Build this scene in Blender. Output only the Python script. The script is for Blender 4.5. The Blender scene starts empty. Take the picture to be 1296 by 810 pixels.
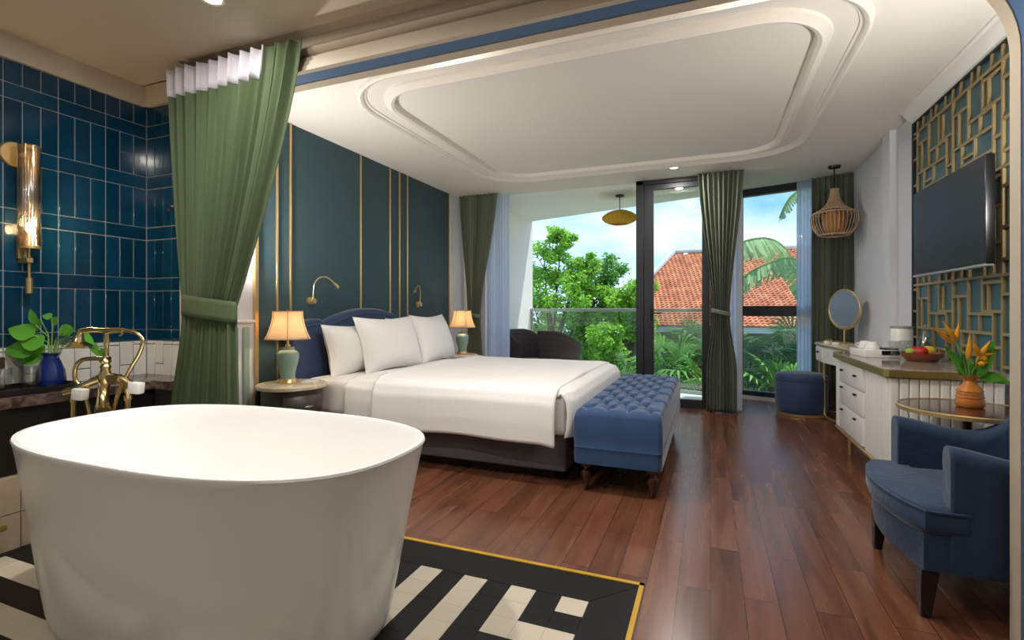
import bpy, bmesh, math, random
from math import sin, cos, pi, exp, sqrt, radians
from mathutils import Vector, Matrix, noise as mnoise
random.seed(7)
COL = bpy.context.scene.collection

# ------------------------------------------------------------------ materials
def lin(c):
    c = c / 255.0
    return c / 12.92 if c <= 0.04045 else ((c + 0.055) / 1.055) ** 2.4
def rgb(r, g, b): return (lin(r), lin(g), lin(b), 1.0)

def mat(name, col, rough=0.5, metal=0.0, var=0.08, scale=8.0, bump=0.0, bscale=60.0, spec=0.5,
        sheen=0.0, coat=0.0, trans=0.0, island=0.0, subsurf=0.0, emit=None, estr=0.0, stretch=None):
    m = bpy.data.materials.new(name); m.use_nodes = True
    nt = m.node_tree; N = nt.nodes; L = nt.links
    b = N['Principled BSDF']
    tc = N.new('ShaderNodeTexCoord'); mp = N.new('ShaderNodeMapping')
    L.new(tc.outputs['Object'], mp.inputs['Vector'])
    if stretch: mp.inputs['Scale'].default_value = stretch
    nz = N.new('ShaderNodeTexNoise'); nz.inputs['Scale'].default_value = scale; nz.inputs['Detail'].default_value = 4
    L.new(mp.outputs['Vector'], nz.inputs['Vector'])
    ramp = N.new('ShaderNodeMix'); ramp.data_type = 'RGBA'
    lo = tuple(max(0, k * (1 - var)) for k in col[:3]) + (1,); hi = tuple(min(1, k * (1 + var)) for k in col[:3]) + (1,)
    ramp.inputs[6].default_value = lo; ramp.inputs[7].default_value = hi
    L.new(nz.outputs['Fac'], ramp.inputs[0])
    out = ramp.outputs[2]
    if island:
        g = N.new('ShaderNodeNewGeometry'); hs = N.new('ShaderNodeHueSaturation')
        mr = N.new('ShaderNodeMapRange'); mr.inputs[3].default_value = 1 - island; mr.inputs[4].default_value = 1 + island
        L.new(g.outputs['Random Per Island'], mr.inputs[0]); L.new(mr.outputs[0], hs.inputs['Value'])
        L.new(out, hs.inputs['Color']); out = hs.outputs['Color']
    L.new(out, b.inputs['Base Color'])
    b.inputs['Roughness'].default_value = rough; b.inputs['Metallic'].default_value = metal
    b.inputs['Specular IOR Level'].default_value = spec
    b.inputs['Sheen Weight'].default_value = sheen
    if sheen: b.inputs['Sheen Roughness'].default_value = 0.4
    b.inputs['Coat Weight'].default_value = coat; b.inputs['Coat Roughness'].default_value = 0.08
    b.inputs['Transmission Weight'].default_value = trans
    if subsurf:
        b.inputs['Subsurface Weight'].default_value = subsurf; b.inputs['Subsurface Radius'].default_value = (0.05, 0.05, 0.05)
    if emit:
        b.inputs['Emission Color'].default_value = emit; b.inputs['Emission Strength'].default_value = estr
    if bump:
        n2 = N.new('ShaderNodeTexNoise'); n2.inputs['Scale'].default_value = bscale; n2.inputs['Detail'].default_value = 5
        L.new(mp.outputs['Vector'], n2.inputs['Vector'])
        bp = N.new('ShaderNodeBump'); bp.inputs['Strength'].default_value = bump; bp.inputs['Distance'].default_value = 0.01
        L.new(n2.outputs['Fac'], bp.inputs['Height']); L.new(bp.outputs['Normal'], b.inputs['Normal'])
    return m

def translucent(name, col, fac=0.5, var=0.1, scale=8, transp=0.0, island=0.0):
    m = mat(name, col, 0.8, var=var, scale=scale, island=island)
    nt = m.node_tree; N = nt.nodes; L = nt.links; b = N['Principled BSDF']; o = N['Material Output']
    src = b.inputs['Base Color'].links[0].from_socket
    t = N.new('ShaderNodeBsdfTranslucent'); L.new(src, t.inputs['Color'])
    mx = N.new('ShaderNodeMixShader'); mx.inputs[0].default_value = fac
    L.new(b.outputs[0], mx.inputs[1]); L.new(t.outputs[0], mx.inputs[2]); last = mx.outputs[0]
    if transp:
        tr = N.new('ShaderNodeBsdfTransparent'); m2 = N.new('ShaderNodeMixShader'); m2.inputs[0].default_value = transp
        L.new(last, m2.inputs[1]); L.new(tr.outputs[0], m2.inputs[2]); last = m2.outputs[0]
    L.new(last, o.inputs['Surface'])
    return m

def thin_glass(name, tint=(0.93, 0.97, 0.95, 1), refl=0.07, rough=0.02):
    m = bpy.data.materials.new(name); m.use_nodes = True
    nt = m.node_tree; N = nt.nodes; L = nt.links; N.remove(N['Principled BSDF']); o = N['Material Output']
    tc = N.new('ShaderNodeTexCoord'); nz = N.new('ShaderNodeTexNoise'); nz.inputs['Scale'].default_value = 3
    L.new(tc.outputs['Object'], nz.inputs['Vector'])
    mr = N.new('ShaderNodeMapRange'); mr.inputs[3].default_value = refl * 0.8; mr.inputs[4].default_value = refl * 1.2
    L.new(nz.outputs['Fac'], mr.inputs[0])
    t = N.new('ShaderNodeBsdfTransparent'); t.inputs['Color'].default_value = tint
    g = N.new('ShaderNodeBsdfGlossy'); g.inputs['Roughness'].default_value = rough
    mx = N.new('ShaderNodeMixShader'); L.new(mr.outputs[0], mx.inputs[0])
    L.new(t.outputs[0], mx.inputs[1]); L.new(g.outputs[0], mx.inputs[2]); L.new(mx.outputs[0], o.inputs['Surface'])
    return m

def wood_floor(name):
    m = bpy.data.materials.new(name); m.use_nodes = True
    nt = m.node_tree; N = nt.nodes; L = nt.links; b = N['Principled BSDF']
    tc = N.new('ShaderNodeTexCoord')
    mp = N.new('ShaderNodeMapping'); mp.inputs['Rotation'].default_value = (0, 0, pi / 2)
    L.new(tc.outputs['Object'], mp.inputs['Vector'])
    br = N.new('ShaderNodeTexBrick'); br.offset = 0.37; br.offset_frequency = 2
    br.inputs['Scale'].default_value = 1.0; br.inputs['Brick Width'].default_value = 1.1; br.inputs['Row Height'].default_value = 0.125
    br.inputs['Mortar Size'].default_value = 0.0012; br.inputs['Mortar Smooth'].default_value = 0.1; br.inputs['Bias'].default_value = 0.0
    br.inputs['Color1'].default_value = (0, 0, 0, 1); br.inputs['Color2'].default_value = (1, 1, 1, 1); br.inputs['Mortar'].default_value = (0.5, 0.5, 0.5, 1)
    L.new(mp.outputs['Vector'], br.inputs['Vector'])
    # grain, long along the planks (world Y), shifted per plank
    sep = N.new('ShaderNodeSeparateColor'); L.new(br.outputs['Color'], sep.inputs[0])
    off = N.new('ShaderNodeCombineXYZ'); mul = N.new('ShaderNodeMath'); mul.operation = 'MULTIPLY'; mul.inputs[1].default_value = 40
    L.new(sep.outputs[0], mul.inputs[0]); L.new(mul.outputs[0], off.inputs[2])
    add = N.new('ShaderNodeVectorMath'); add.operation = 'ADD'
    L.new(tc.outputs['Object'], add.inputs[0]); L.new(off.outputs[0], add.inputs[1])
    m2 = N.new('ShaderNodeMapping'); m2.inputs['Scale'].default_value = (9, 0.9, 1); L.new(add.outputs[0], m2.inputs['Vector'])
    n1 = N.new('ShaderNodeTexNoise'); n1.inputs['Scale'].default_value = 1.6; n1.inputs['Detail'].default_value = 7; n1.inputs['Distortion'].default_value = 0.6
    L.new(m2.outputs[0], n1.inputs['Vector'])
    cr = N.new('ShaderNodeValToRGB'); e = cr.color_ramp.elements
    e[0].position = 0.25; e[0].color = rgb(80, 48, 34); e[1].position = 0.8; e[1].color = rgb(124, 82, 58)
    k = cr.color_ramp.elements.new(0.5); k.color = rgb(108, 67, 48)
    L.new(n1.outputs['Fac'], cr.inputs[0])
    hs = N.new('ShaderNodeHueSaturation'); mr = N.new('ShaderNodeMapRange'); mr.inputs[3].default_value = 0.84; mr.inputs[4].default_value = 1.16
    L.new(sep.outputs[0], mr.inputs[0]); L.new(mr.outputs[0], hs.inputs['Value']); L.new(cr.outputs[0], hs.inputs['Color'])
    mx = N.new('ShaderNodeMix'); mx.data_type = 'RGBA'; mx.inputs[7].default_value = rgb(40, 20, 14)
    L.new(br.outputs['Fac'], mx.inputs[0]); L.new(hs.outputs[0], mx.inputs[6]); L.new(mx.outputs[2], b.inputs['Base Color'])
    r2 = N.new('ShaderNodeMapRange'); r2.inputs[3].default_value = 0.20; r2.inputs[4].default_value = 0.32
    L.new(n1.outputs['Fac'], r2.inputs[0]); L.new(r2.outputs[0], b.inputs['Roughness'])
    bp = N.new('ShaderNodeBump'); bp.inputs['Strength'].default_value = 0.04; bp.inputs['Distance'].default_value = 0.003
    L.new(n1.outputs['Fac'], bp.inputs['Height']); L.new(bp.outputs[0], b.inputs['Normal'])
    return m

def stone(name, base, vein, rough=0.15, scale=14.0, contrast=(0.42, 0.62)):
    m = bpy.data.materials.new(name); m.use_nodes = True
    nt = m.node_tree; N = nt.nodes; L = nt.links; b = N['Principled BSDF']
    tc = N.new('ShaderNodeTexCoord'); n1 = N.new('ShaderNodeTexNoise'); n1.inputs['Scale'].default_value = scale
    n1.inputs['Detail'].default_value = 8; n1.inputs['Distortion'].default_value = 1.0
    L.new(tc.outputs['Object'], n1.inputs['Vector'])
    cr = N.new('ShaderNodeValToRGB'); e = cr.color_ramp.elements
    e[0].position = contrast[0]; e[0].color = base; e[1].position = contrast[1]; e[1].color = vein
    L.new(n1.outputs['Fac'], cr.inputs[0]); L.new(cr.outputs[0], b.inputs['Base Color'])
    b.inputs['Roughness'].default_value = rough
    return m

def roof_mat(name):
    m = bpy.data.materials.new(name); m.use_nodes = True
    nt = m.node_tree; N = nt.nodes; L = nt.links; b = N['Principled BSDF']
    tc = N.new('ShaderNodeTexCoord'); g = N.new('ShaderNodeNewGeometry')
    nz = N.new('ShaderNodeTexNoise'); nz.inputs['Scale'].default_value = 3; nz.inputs['Detail'].default_value = 6
    L.new(tc.outputs['Object'], nz.inputs['Vector'])
    cr = N.new('ShaderNodeValToRGB'); e = cr.color_ramp.elements
    e[0].position = 0.3; e[0].color = rgb(176, 92, 56); e[1].position = 0.7; e[1].color = rgb(232, 150, 104)
    L.new(nz.outputs['Fac'], cr.inputs[0])
    hs = N.new('ShaderNodeHueSaturation'); mr = N.new('ShaderNodeMapRange'); mr.inputs[3].default_value = 0.8; mr.inputs[4].default_value = 1.15
    L.new(g.outputs['Random Per Island'], mr.inputs[0]); L.new(mr.outputs[0], hs.inputs['Value']); L.new(cr.outputs[0], hs.inputs['Color'])
    L.new(hs.outputs[0], b.inputs['Base Color']); b.inputs['Roughness'].default_value = 0.85
    return m

M = {}
M['wood'] = wood_floor('dark red wood planks')
M['white_wall'] = mat('cool white paint', rgb(214, 216, 222), 0.6, var=0.02, scale=2)
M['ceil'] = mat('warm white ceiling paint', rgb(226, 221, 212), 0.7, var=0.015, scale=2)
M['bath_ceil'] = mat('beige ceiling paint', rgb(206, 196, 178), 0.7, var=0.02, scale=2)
M['beige'] = mat('beige moulding paint', rgb(190, 176, 155), 0.5, var=0.03, scale=3)
M['arch_blue'] = mat('blue arch paint', rgb(72, 104, 142), 0.55, var=0.04, scale=3)
M['accent'] = mat('teal velvet wall panel', rgb(50, 76, 84), 0.75, var=0.16, scale=3.5, bump=0.15, bscale=25, sheen=0.15)
M['gold'] = mat('brushed gold trim', rgb(222, 192, 136), 0.32, metal=0.85, var=0.05, scale=30)
M['gold_light'] = mat('polished brass', rgb(236, 214, 158), 0.2, metal=1.0, var=0.05, scale=20)
M['gold_paint'] = mat('matte gold lattice', rgb(158, 138, 96), 0.42, metal=0.3, var=0.06, scale=12)
M['teal'] = mat('teal backing panel', rgb(48, 92, 104), 0.35, var=0.1, scale=4)
M['tile_blue'] = mat('glossy ocean blue glazed tile', rgb(8, 58, 86), 0.12, var=0.35, scale=9, island=0.28, coat=0.3, bump=0.05, bscale=6)
M['tile_white'] = mat('glossy white glazed tile', rgb(222, 222, 218), 0.15, var=0.04, island=0.04)
M['grout'] = mat('pale grey grout', rgb(150, 160, 165), 0.9, var=0.06, scale=30)
M['f_black'] = mat('black floor tile', rgb(13, 13, 14), 0.5, var=0.25, spec=0.3, scale=6, island=0.1)
M['f_cream'] = mat('cream floor tile', rgb(206, 196, 176), 0.35, var=0.04, scale=8, island=0.04)
M['f_grout'] = mat('dark grout', rgb(112, 104, 92), 0.9)
M['strip'] = mat('yellow brass floor strip', rgb(206, 160, 48), 0.4, metal=0.2, var=0.12, scale=20)
M['tub'] = mat('white solid surface', rgb(244, 243, 240), 0.22, var=0.01, scale=2)
M['chrome'] = mat('chrome', rgb(210, 212, 215), 0.12, metal=1.0)
M['crystal'] = mat('white ceramic knob', rgb(235, 232, 226), 0.1, var=0.03)
M['marble_dark'] = stone('dark brown marble', rgb(62, 48, 46), rgb(132, 112, 104), 0.14, 18, (0.4, 0.75))
M['black_panel'] = mat('black lacquer panel', rgb(24, 21, 20), 0.35, var=0.2)
M['tile_beige'] = mat('beige wall tile', rgb(176, 160, 136), 0.3, var=0.05, island=0.05)
M['curtain_olive'] = mat('olive green curtain cloth', rgb(80, 94, 64), 0.85, var=0.08, scale=20, sheen=0.03, bump=0.1, bscale=300)
M['curtain_grey'] = mat('grey green curtain cloth', rgb(106, 114, 96), 0.85, var=0.08, scale=20, sheen=0.05, bump=0.1, bscale=300)
M['tape'] = mat('white curtain heading tape', rgb(205, 202, 210), 0.8, var=0.05, scale=40)
M['sheer'] = translucent('sheer white curtain voile', rgb(222, 232, 250), 0.7, 0.03, 8, 0.08)
M['linen'] = mat('white bed linen', rgb(246, 244, 241), 0.75, var=0.015, scale=3, sheen=0.2, bump=0.12, bscale=9)
M['grey_fabric'] = mat('charcoal grey bed base cloth', rgb(88, 88, 92), 0.85, var=0.08, scale=60, bump=0.1, bscale=300)
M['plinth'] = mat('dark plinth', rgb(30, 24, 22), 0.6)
M['blue_velvet'] = mat('navy velvet', rgb(36, 58, 94), 0.7, var=0.12, scale=7, sheen=0.4, bump=0.1, bscale=80)
M['bench_blue'] = mat('steel blue velvet', rgb(46, 76, 118), 0.75, var=0.1, scale=7, sheen=0.35, bump=0.08, bscale=120)
M['chair_blue'] = mat('denim blue velvet', rgb(32, 55, 84), 0.78, var=0.35, scale=9, sheen=0.3, bump=0.3, bscale=30)
M['dark_wood'] = mat('dark turned wood', rgb(64, 36, 24), 0.2, var=0.25, scale=10, coat=0.4)
M['black_wood'] = mat('black lacquered wood', rgb(30, 24, 22), 0.25, var=0.15, coat=0.3)
M['celadon'] = mat('celadon glazed ceramic', rgb(138, 168, 158), 0.12, var=0.12, scale=12, coat=0.5)
M['shade'] = translucent('cream silk lamp shade', rgb(240, 222, 196), 0.6, 0.04, 10)
M['seam'] = mat('brown seam ribbon', rgb(150, 118, 84), 0.7)
M['bulb'] = mat('warm glowing bulb', rgb(255, 220, 160), 0.4, emit=(1.0, 0.78, 0.48, 1), estr=25)
M['glow'] = mat('downlight lens', rgb(255, 245, 225), 0.4, emit=(1.0, 0.88, 0.7, 1), estr=12)
M['marble_cream'] = stone('cream marble', rgb(216, 200, 170), rgb(238, 228, 208), 0.2, 10)
M['worktop'] = stone('grey brown marble top', rgb(120, 106, 98), rgb(196, 184, 176), 0.08, 22, (0.35, 0.7))
M['cab_dark'] = mat('dark bronze cabinet', rgb(70, 64, 60), 0.4, var=0.15, scale=5, stretch=(1, 1, 6))
M['cab_white'] = mat('white lacquer', rgb(232, 230, 225), 0.35, var=0.015)
M['brass_edge'] = mat('olive brass edging', rgb(166, 146, 84), 0.3, metal=0.7, var=0.1, scale=6)
M['black_metal'] = mat('black aluminium frame', rgb(48, 50, 54), 0.4, var=0.08, metal=0.3)
M['black'] = mat('black knob', rgb(14, 14, 15), 0.3)
M['screen'] = mat('dark tv screen', rgb(15, 16, 19), 0.4, var=0.05, spec=0.3)
M['silver'] = mat('silver bezel', rgb(190, 192, 196), 0.3, metal=0.8)
M['glass'] = thin_glass('clear window glass')
M['rail_glass'] = thin_glass('balcony rail glass', (0.88, 0.94, 0.91, 1), 0.08, 0.05)
M['vessel_glass'] = thin_glass('clear drinking glass', (.93, .95, .95, 1), .16, .03)
M['rib_glass'] = thin_glass('ribbed sconce glass', (0.93, 0.88, 0.8, 1), 0.30, 0.15)
M['mirror'] = mat('mirror silver', rgb(235, 240, 245), 0.02, metal=1.0, var=0.0)
M['rail_metal'] = mat('grey metal rail', rgb(170, 174, 174), 0.4, metal=0.5)
M['balcony_floor'] = mat('pale grey balcony tile', rgb(228, 228, 224), 0.5, var=0.03)
M['soffit'] = mat('bright white soffit paint', rgb(244, 244, 240), 0.8, var=0.01)
M['ext_wall'] = mat('ivory exterior plaster', rgb(236, 234, 226), 0.8, var=0.03, scale=3)
M['house_wall'] = mat('weathered grey plaster', rgb(140, 132, 120), 0.9, var=0.15, scale=3)
M['roof'] = roof_mat('orange clay roof tile')
M['fascia'] = mat('pale fascia board', rgb(206, 206, 200), 0.8, var=0.08, scale=5)
M['leaf_a'] = translucent('bright green leaves', rgb(150, 200, 72), 0.35, 0.3, 3, island=0.4)
M['leaf_b'] = translucent('mid green leaves', rgb(120, 172, 76), 0.35, 0.3, 3, island=0.4)
M['palm'] = translucent('palm green', rgb(124, 176, 84), 0.3, 0.3, 4, island=0.35)
M['palm_dark'] = translucent('deep palm green', rgb(92, 140, 86), 0.3, 0.3, 4, island=0.35)
M['banana'] = translucent('dusty banana green', rgb(154, 186, 130), 0.3, 0.3, 5, island=0.25)
M['bark'] = mat('bark', rgb(92, 78, 62), 0.9, var=0.3, scale=10, bump=0.5, bscale=30)
M['grass'] = mat('garden soil and ground cover', rgb(70, 92, 48), 0.95, var=0.5, scale=5)
M['rattan_dark'] = mat('dark woven rattan', rgb(62, 54, 56), 0.6, var=0.3, scale=50, bump=0.8, bscale=110)
M['wicker'] = mat('natural wicker', rgb(184, 156, 126), 0.7, var=0.2, scale=30)
M['wicker_inner'] = translucent('amber cloth liner', rgb(214, 158, 96), 0.5, 0.1)
M['yellow_shade'] = translucent('mustard yellow lampshade', rgb(244, 212, 66), 0.5, 0.08)
M['vase_blue'] = mat('cobalt glass vase', rgb(20, 44, 110), 0.08, var=0.3, scale=10, coat=0.5)
M['pothos'] = translucent('fresh pothos green', rgb(92, 166, 52), 0.3, 0.2, 8, island=0.2)
M['stem'] = mat('pale green stem', rgb(130, 170, 90), 0.5)
M['amber'] = mat('amber glazed vase', rgb(190, 116, 44), 0.15, var=0.35, scale=12, coat=0.5, stretch=(1, 1, 5))
M['orange'] = translucent('orange heliconia bract', rgb(255, 178, 40), 0.25, 0.15, 14)
M['apple'] = mat('red apple skin', rgb(176, 30, 36), 0.3, var=0.3, scale=12)
M['mango'] = mat('yellow mango skin', rgb(222, 190, 60), 0.35, var=0.1)
M['lime'] = mat('green lime skin', rgb(150, 190, 60), 0.35, var=0.1)
M['bowl'] = mat('carved red wood bowl', rgb(128, 66, 40), 0.4, var=0.2, scale=20)
M['ceramic'] = mat('white porcelain', rgb(236, 234, 230), 0.15, var=0.01)
M['towel'] = mat('white towel', rgb(230, 228, 222), 0.9, bump=0.4, bscale=200)
M['brown_box'] = mat('dark brown leather box', rgb(58, 40, 34), 0.45, var=0.15)
M['paper'] = mat('notepad paper', rgb(225, 220, 210), 0.7)
M['fluted_green'] = mat('sage painted inset', rgb(150, 172, 156), 0.6)

# ------------------------------------------------------------------ mesh builder
SHARP = []
class MB:
    def __init__(s): s.v = []; s.f = []; s.mi = []; s.sm = []; s.cur = 0; s.csm = False
    def add(s, vs, fs, smooth=None):
        o = len(s.v); s.v += [tuple(x) for x in vs]
        for f in fs: s.f.append([i + o for i in f]); s.mi.append(s.cur); s.sm.append(s.csm if smooth is None else smooth)
        return s
    def bm(s, bm, smooth=True):
        bm.verts.index_update()
        s.add([v.co[:] for v in bm.verts], [[v.index for v in f.verts] for f in bm.faces], smooth); bm.free(); return s
    def box(s, x0, y0, z0, x1, y1, z1, bev=0.0, seg=2, M4=None):
        bm = bmesh.new(); bmesh.ops.create_cube(bm, size=1)
        for v in bm.verts: v.co = Vector(((v.co.x + .5) * (x1 - x0) + x0, (v.co.y + .5) * (y1 - y0) + y0, (v.co.z + .5) * (z1 - z0) + z0))
        if bev: bmesh.ops.bevel(bm, geom=bm.edges[:] , offset=bev, segments=seg, profile=0.6, affect='EDGES')
        if M4: bmesh.ops.transform(bm, matrix=M4, verts=bm.verts)
        return s.bm(bm, bool(bev))
    def lathe(s, prof, c=(0, 0, 0), n=32, smooth=True, cap=True, fl=0, fa=0.0, M4=None, a0=0, a1=2 * pi):
        vs = []; full = abs(a1 - a0 - 2 * pi) < 1e-6; nn = n if full else n + 1
        for (r, z) in prof:
            for i in range(nn):
                a = a0 + (a1 - a0) * i / n; rr = r * (1 + fa * cos(fl * a)) if fl else r
                p = Vector((rr * cos(a), rr * sin(a), z))
                if M4: p = M4 @ p
                vs.append((p.x + c[0], p.y + c[1], p.z + c[2]))
        fs = []
        for j in range(len(prof) - 1):
            for i in range(n):
                k = (i + 1) % nn
                fs.append([j * nn + i, j * nn + k, (j + 1) * nn + k, (j + 1) * nn + i])
        s.add(vs, fs, smooth)
        if cap and full:
            o = len(s.v) - len(vs)
            if prof[0][0] > 1e-4: s.f.append([o + i for i in range(nn)][::-1]); s.mi.append(s.cur); s.sm.append(False)
            if prof[-1][0] > 1e-4: s.f.append([o + (len(prof) - 1) * nn + i for i in range(nn)]); s.mi.append(s.cur); s.sm.append(False)
        return s
    def tube(s, pts, r, n=10, closed=False, cap=True):
        P = [Vector(p) for p in pts]; m = len(P); rr = r if isinstance(r, (list, tuple)) else [r] * m
        vs = []; up = None
        for i in range(m):
            if closed: t = (P[(i + 1) % m] - P[i - 1])
            else: t = P[min(i + 1, m - 1)] - P[max(i - 1, 0)]
            t.normalize()
            if up is None: up = t.orthogonal().normalized()
            else:
                up = (up - t * up.dot(t));
                up = up.normalized() if up.length > 1e-6 else t.orthogonal().normalized()
            w = t.cross(up)
            for k in range(n):
                a = 2 * pi * k / n; q = P[i] + (up * cos(a) + w * sin(a)) * rr[i]; vs.append(q[:])
        fs = []
        for i in range(m if closed else m - 1):
            j = (i + 1) % m
            for k in range(n):
                l = (k + 1) % n; fs.append([i * n + k, i * n + l, j * n + l, j * n + k])
        if cap and not closed: fs.append(list(range(n))[::-1]); fs.append([(m - 1) * n + k for k in range(n)])
        return s.add(vs, fs, True)
    def sphere(s, c, r, sc=(1, 1, 1), n=24, m=14, M4=None):
        prof = [(max(1e-5, sin(pi * j / m)) , -cos(pi * j / m)) for j in range(m + 1)]
        vs = []
        for (a, z) in prof:
            for i in range(n):
                t = 2 * pi * i / n; p = Vector((a * cos(t) * r * sc[0], a * sin(t) * r * sc[1], z * r * sc[2]))
                if M4: p = M4 @ p
                vs.append((p.x + c[0], p.y + c[1], p.z + c[2]))
        fs = [[j * n + i, j * n + (i + 1) % n, (j + 1) * n + (i + 1) % n, (j + 1) * n + i] for j in range(m) for i in range(n)]
        return s.add(vs, fs, True)
    def grid(s, fn, nu, nv, smooth=True, closeu=False):
        vs = [fn(i / nu, j / nv) for j in range(nv + 1) for i in range(nu + 1)]
        fs = [[j * (nu + 1) + i, j * (nu + 1) + i + 1, (j + 1) * (nu + 1) + i + 1, (j + 1) * (nu + 1) + i] for j in range(nv) for i in range(nu)]
        return s.add(vs, fs, smooth)
    def prism(s, poly, z0, z1, smooth=False):      # poly in xy
        n = len(poly); vs = [(x, y, z0) for x, y in poly] + [(x, y, z1) for x, y in poly]
        s.add(vs, [list(range(n))[::-1], [n + i for i in range(n)]], False)
        o = len(s.v) - 2 * n
        for i in range(n):
            j = (i + 1) % n; s.f.append([o + i, o + j, o + n + j, o + n + i]); s.mi.append(s.cur); s.sm.append(smooth)
        return s
    def xform(s, M4): s.v = [tuple(M4 @ Vector(v)) for v in s.v]; return s
    def build(s, name, m, parent=None, at=None, solid=0.0, weld=False, fixn=True):
        off = Vector((0, 0, 0))
        if at is not None: off = Vector(at)
        me = bpy.data.meshes.new(name)
        me.from_pydata([tuple(Vector(v) - off) for v in s.v], [], s.f)
        ms = m if isinstance(m, (list, tuple)) else [m]
        for k in ms: me.materials.append(M[k] if isinstance(k, str) else k)
        for p, a, b in zip(me.polygons, s.mi, s.sm): p.material_index = a; p.use_smooth = b
        me.update()
        if fixn: SHARP.append(me)
        if fixn:
            bm = bmesh.new(); bm.from_mesh(me)
            if weld: bmesh.ops.remove_doubles(bm, verts=bm.verts, dist=1e-5)
            bmesh.ops.recalc_face_normals(bm, faces=bm.faces); bm.to_mesh(me); bm.free()
        o = bpy.data.objects.new(name, me); COL.objects.link(o)
        if parent is not None: o.parent = parent
        elif at is not None: o.location = off
        if solid:
            md = o.modifiers.new('thickness', 'SOLIDIFY'); md.thickness = solid; md.offset = 0
        return o

def tag(o, label=None, cat=None, group=None, kind=None):
    if label: o['label'] = label
    if cat: o['category'] = cat
    if group: o['group'] = group
    if kind: o['kind'] = kind
    return o
def thing(name, label, cat, loc=(0, 0, 0), rz=0, group=None):
    o = bpy.data.objects.new(name, None); COL.objects.link(o); o.location = loc; o.rotation_euler = (0, 0, rz)
    o.empty_display_size = 0.1
    return tag(o, label, cat, group)
def struct(o): o['kind'] = 'structure'; return o
def copy_tree(o, parent=None):
    c = o.copy(); COL.objects.link(c)
    if parent is not None: c.parent = parent
    for ch in list(o.children): copy_tree(ch, c)
    return c
def clone(o, loc, rz=None, label=None, group=None):
    c = copy_tree(o); c.location = loc
    if rz is not None: c.rotation_euler = (0, 0, rz)
    if label: c['label'] = label
    if group: c['group'] = group
    return c
def lerp(a, b, t): return a + (b - a) * t
def smooth(t): t = max(0, min(1, t)); return t * t * (3 - 2 * t)

def crom(P, m=5):
    Q = []
    for i in range(len(P) - 1):
        a = P[max(i - 1, 0)]; p = P[i]; q = P[i + 1]; c = P[min(i + 2, len(P) - 1)]
        for k in range(m):
            u = k / m; Q.append(tuple(.5 * ((2 * p[j]) + (q[j] - a[j]) * u + (2 * a[j] - 5 * p[j] + 4 * q[j] - c[j]) * u * u + (3 * p[j] - a[j] - 3 * q[j] + c[j]) * u ** 3) for j in range(len(p))))
    Q.append(P[-1]); return Q
# ------------------------------------------------------------------ key dimensions (metres)
CZ = 2.70            # bedroom ceiling
XL = -3.25           # accent wall
XR = 1.50            # tv wall
BZ = 2.64            # bathroom ceiling
XT = -3.55           # bathroom tile wall
YB = 2.24            # bathroom back wall surface / bedroom side of the arch wall
YN = 2.08            # bath side of the arch wall
AZ = 2.425           # arch soffit
AXR, AXL = 0.972, -2.93
YG = 6.20            # glazed door line
def F(x): return 8.27 - 0.338 * (x + 2.9)       # slanting facade line

# ------------------------------------------------------------------ structure
b = MB(); b.prism([(-3.30, 2.15), (XR + .05, 2.15), (XR + .05, F(XR) + 0.0), (0.30, F(0.30)), (0.30, YG + .05), (-3.30, YG + .05)], -0.12, 0)
b.prism([(-.256, -2.6), (XR + 1.0, -2.6), (XR + 1.0, 2.15), (-.256, 2.15)], -0.12, 0)
struct(b.build('floor', 'wood'))
# bathroom tiled floor
b = MB(); b.cur = 0; b.box(-3.7, -2.6, -0.12, -.256, 2.15, -0.004)
b.cur = 1                                                     # black border
def tilebox(x0, x1, y0, y1, g=0.0014): b.box(x0 + g, y0 + g, -0.004, x1 - g, y1 - g, 0.0)
b.prism([(-.275, 2.13), (-.275, -2.5), (-.443, -2.5), (-.443, 1.942)], -0.004, 0)
b.prism([(-.277, 2.131), (-.445, 1.944), (-3.09, 1.944), (-3.09, 2.131)], -0.004, 0)
for i in range(24):
    for j in range(40):
        n = max(min(i, 23 - i), j)
        w = (n % 2 == 0)
        b.cur = 2 if w else 1
        tilebox(-.445 - .109 * (i + 1), -.445 - .109 * i, 1.942 - .107 * (j + 1), 1.942 - .107 * j, 0.0005)
b.cur = 1; b.box(-3.7, -2.5, -0.004, -3.063, 2.131, 0)
struct(b.build('floor_bathroom', ['f_grout', 'f_black', 'f_cream']))
b = MB(); b.box(-3.10, 2.132, -0.003, -.256, 2.152, 0.004); b.box(-.275, -2.5, -0.003, -.256, 2.152, 0.004)
struct(b.build('trim_floor', 'strip'))
# bedroom ceiling with two rounded mouldings
b = MB(); b.prism([(XL - .2, YB - .05), (XR + .2, YB - .05), (XR + .2, F(XR) + .2), (.30, F(.30) + .12), (.30, YG + .07), (XL - .2, YG + .07)], CZ, CZ + .18)
ceil = struct(b.build('ceiling', 'ceil'))
def rr(x0, x1, y0, y1, r, z, n=14):
    P = []
    for cx, cy, a in ((x1 - r, y1 - r, 0), (x0 + r, y1 - r, pi / 2), (x0 + r, y0 + r, pi), (x1 - r, y0 + r, 1.5 * pi)):
        for k in range(n + 1):
            t = a + pi / 2 * k / n; P.append((cx + r * cos(t), cy + r * sin(t), z))
    return P
def ring(mb, x0, x1, y0, y1, r, prof):   # prof: (inset, z)
    loops = [rr(x0 + d, x1 - d, y0 + d, y1 - d, max(.02, r - d), z) for d, z in prof]
    n = len(loops[0]); vs = [p for l in loops for p in l]; fs = []
    for j in range(len(loops) - 1):
        for i in range(n):
            k = (i + 1) % n; fs.append([j * n + i, j * n + k, (j + 1) * n + k, (j + 1) * n + i])
    mb.add(vs, fs, True)
b = MB()
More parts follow.
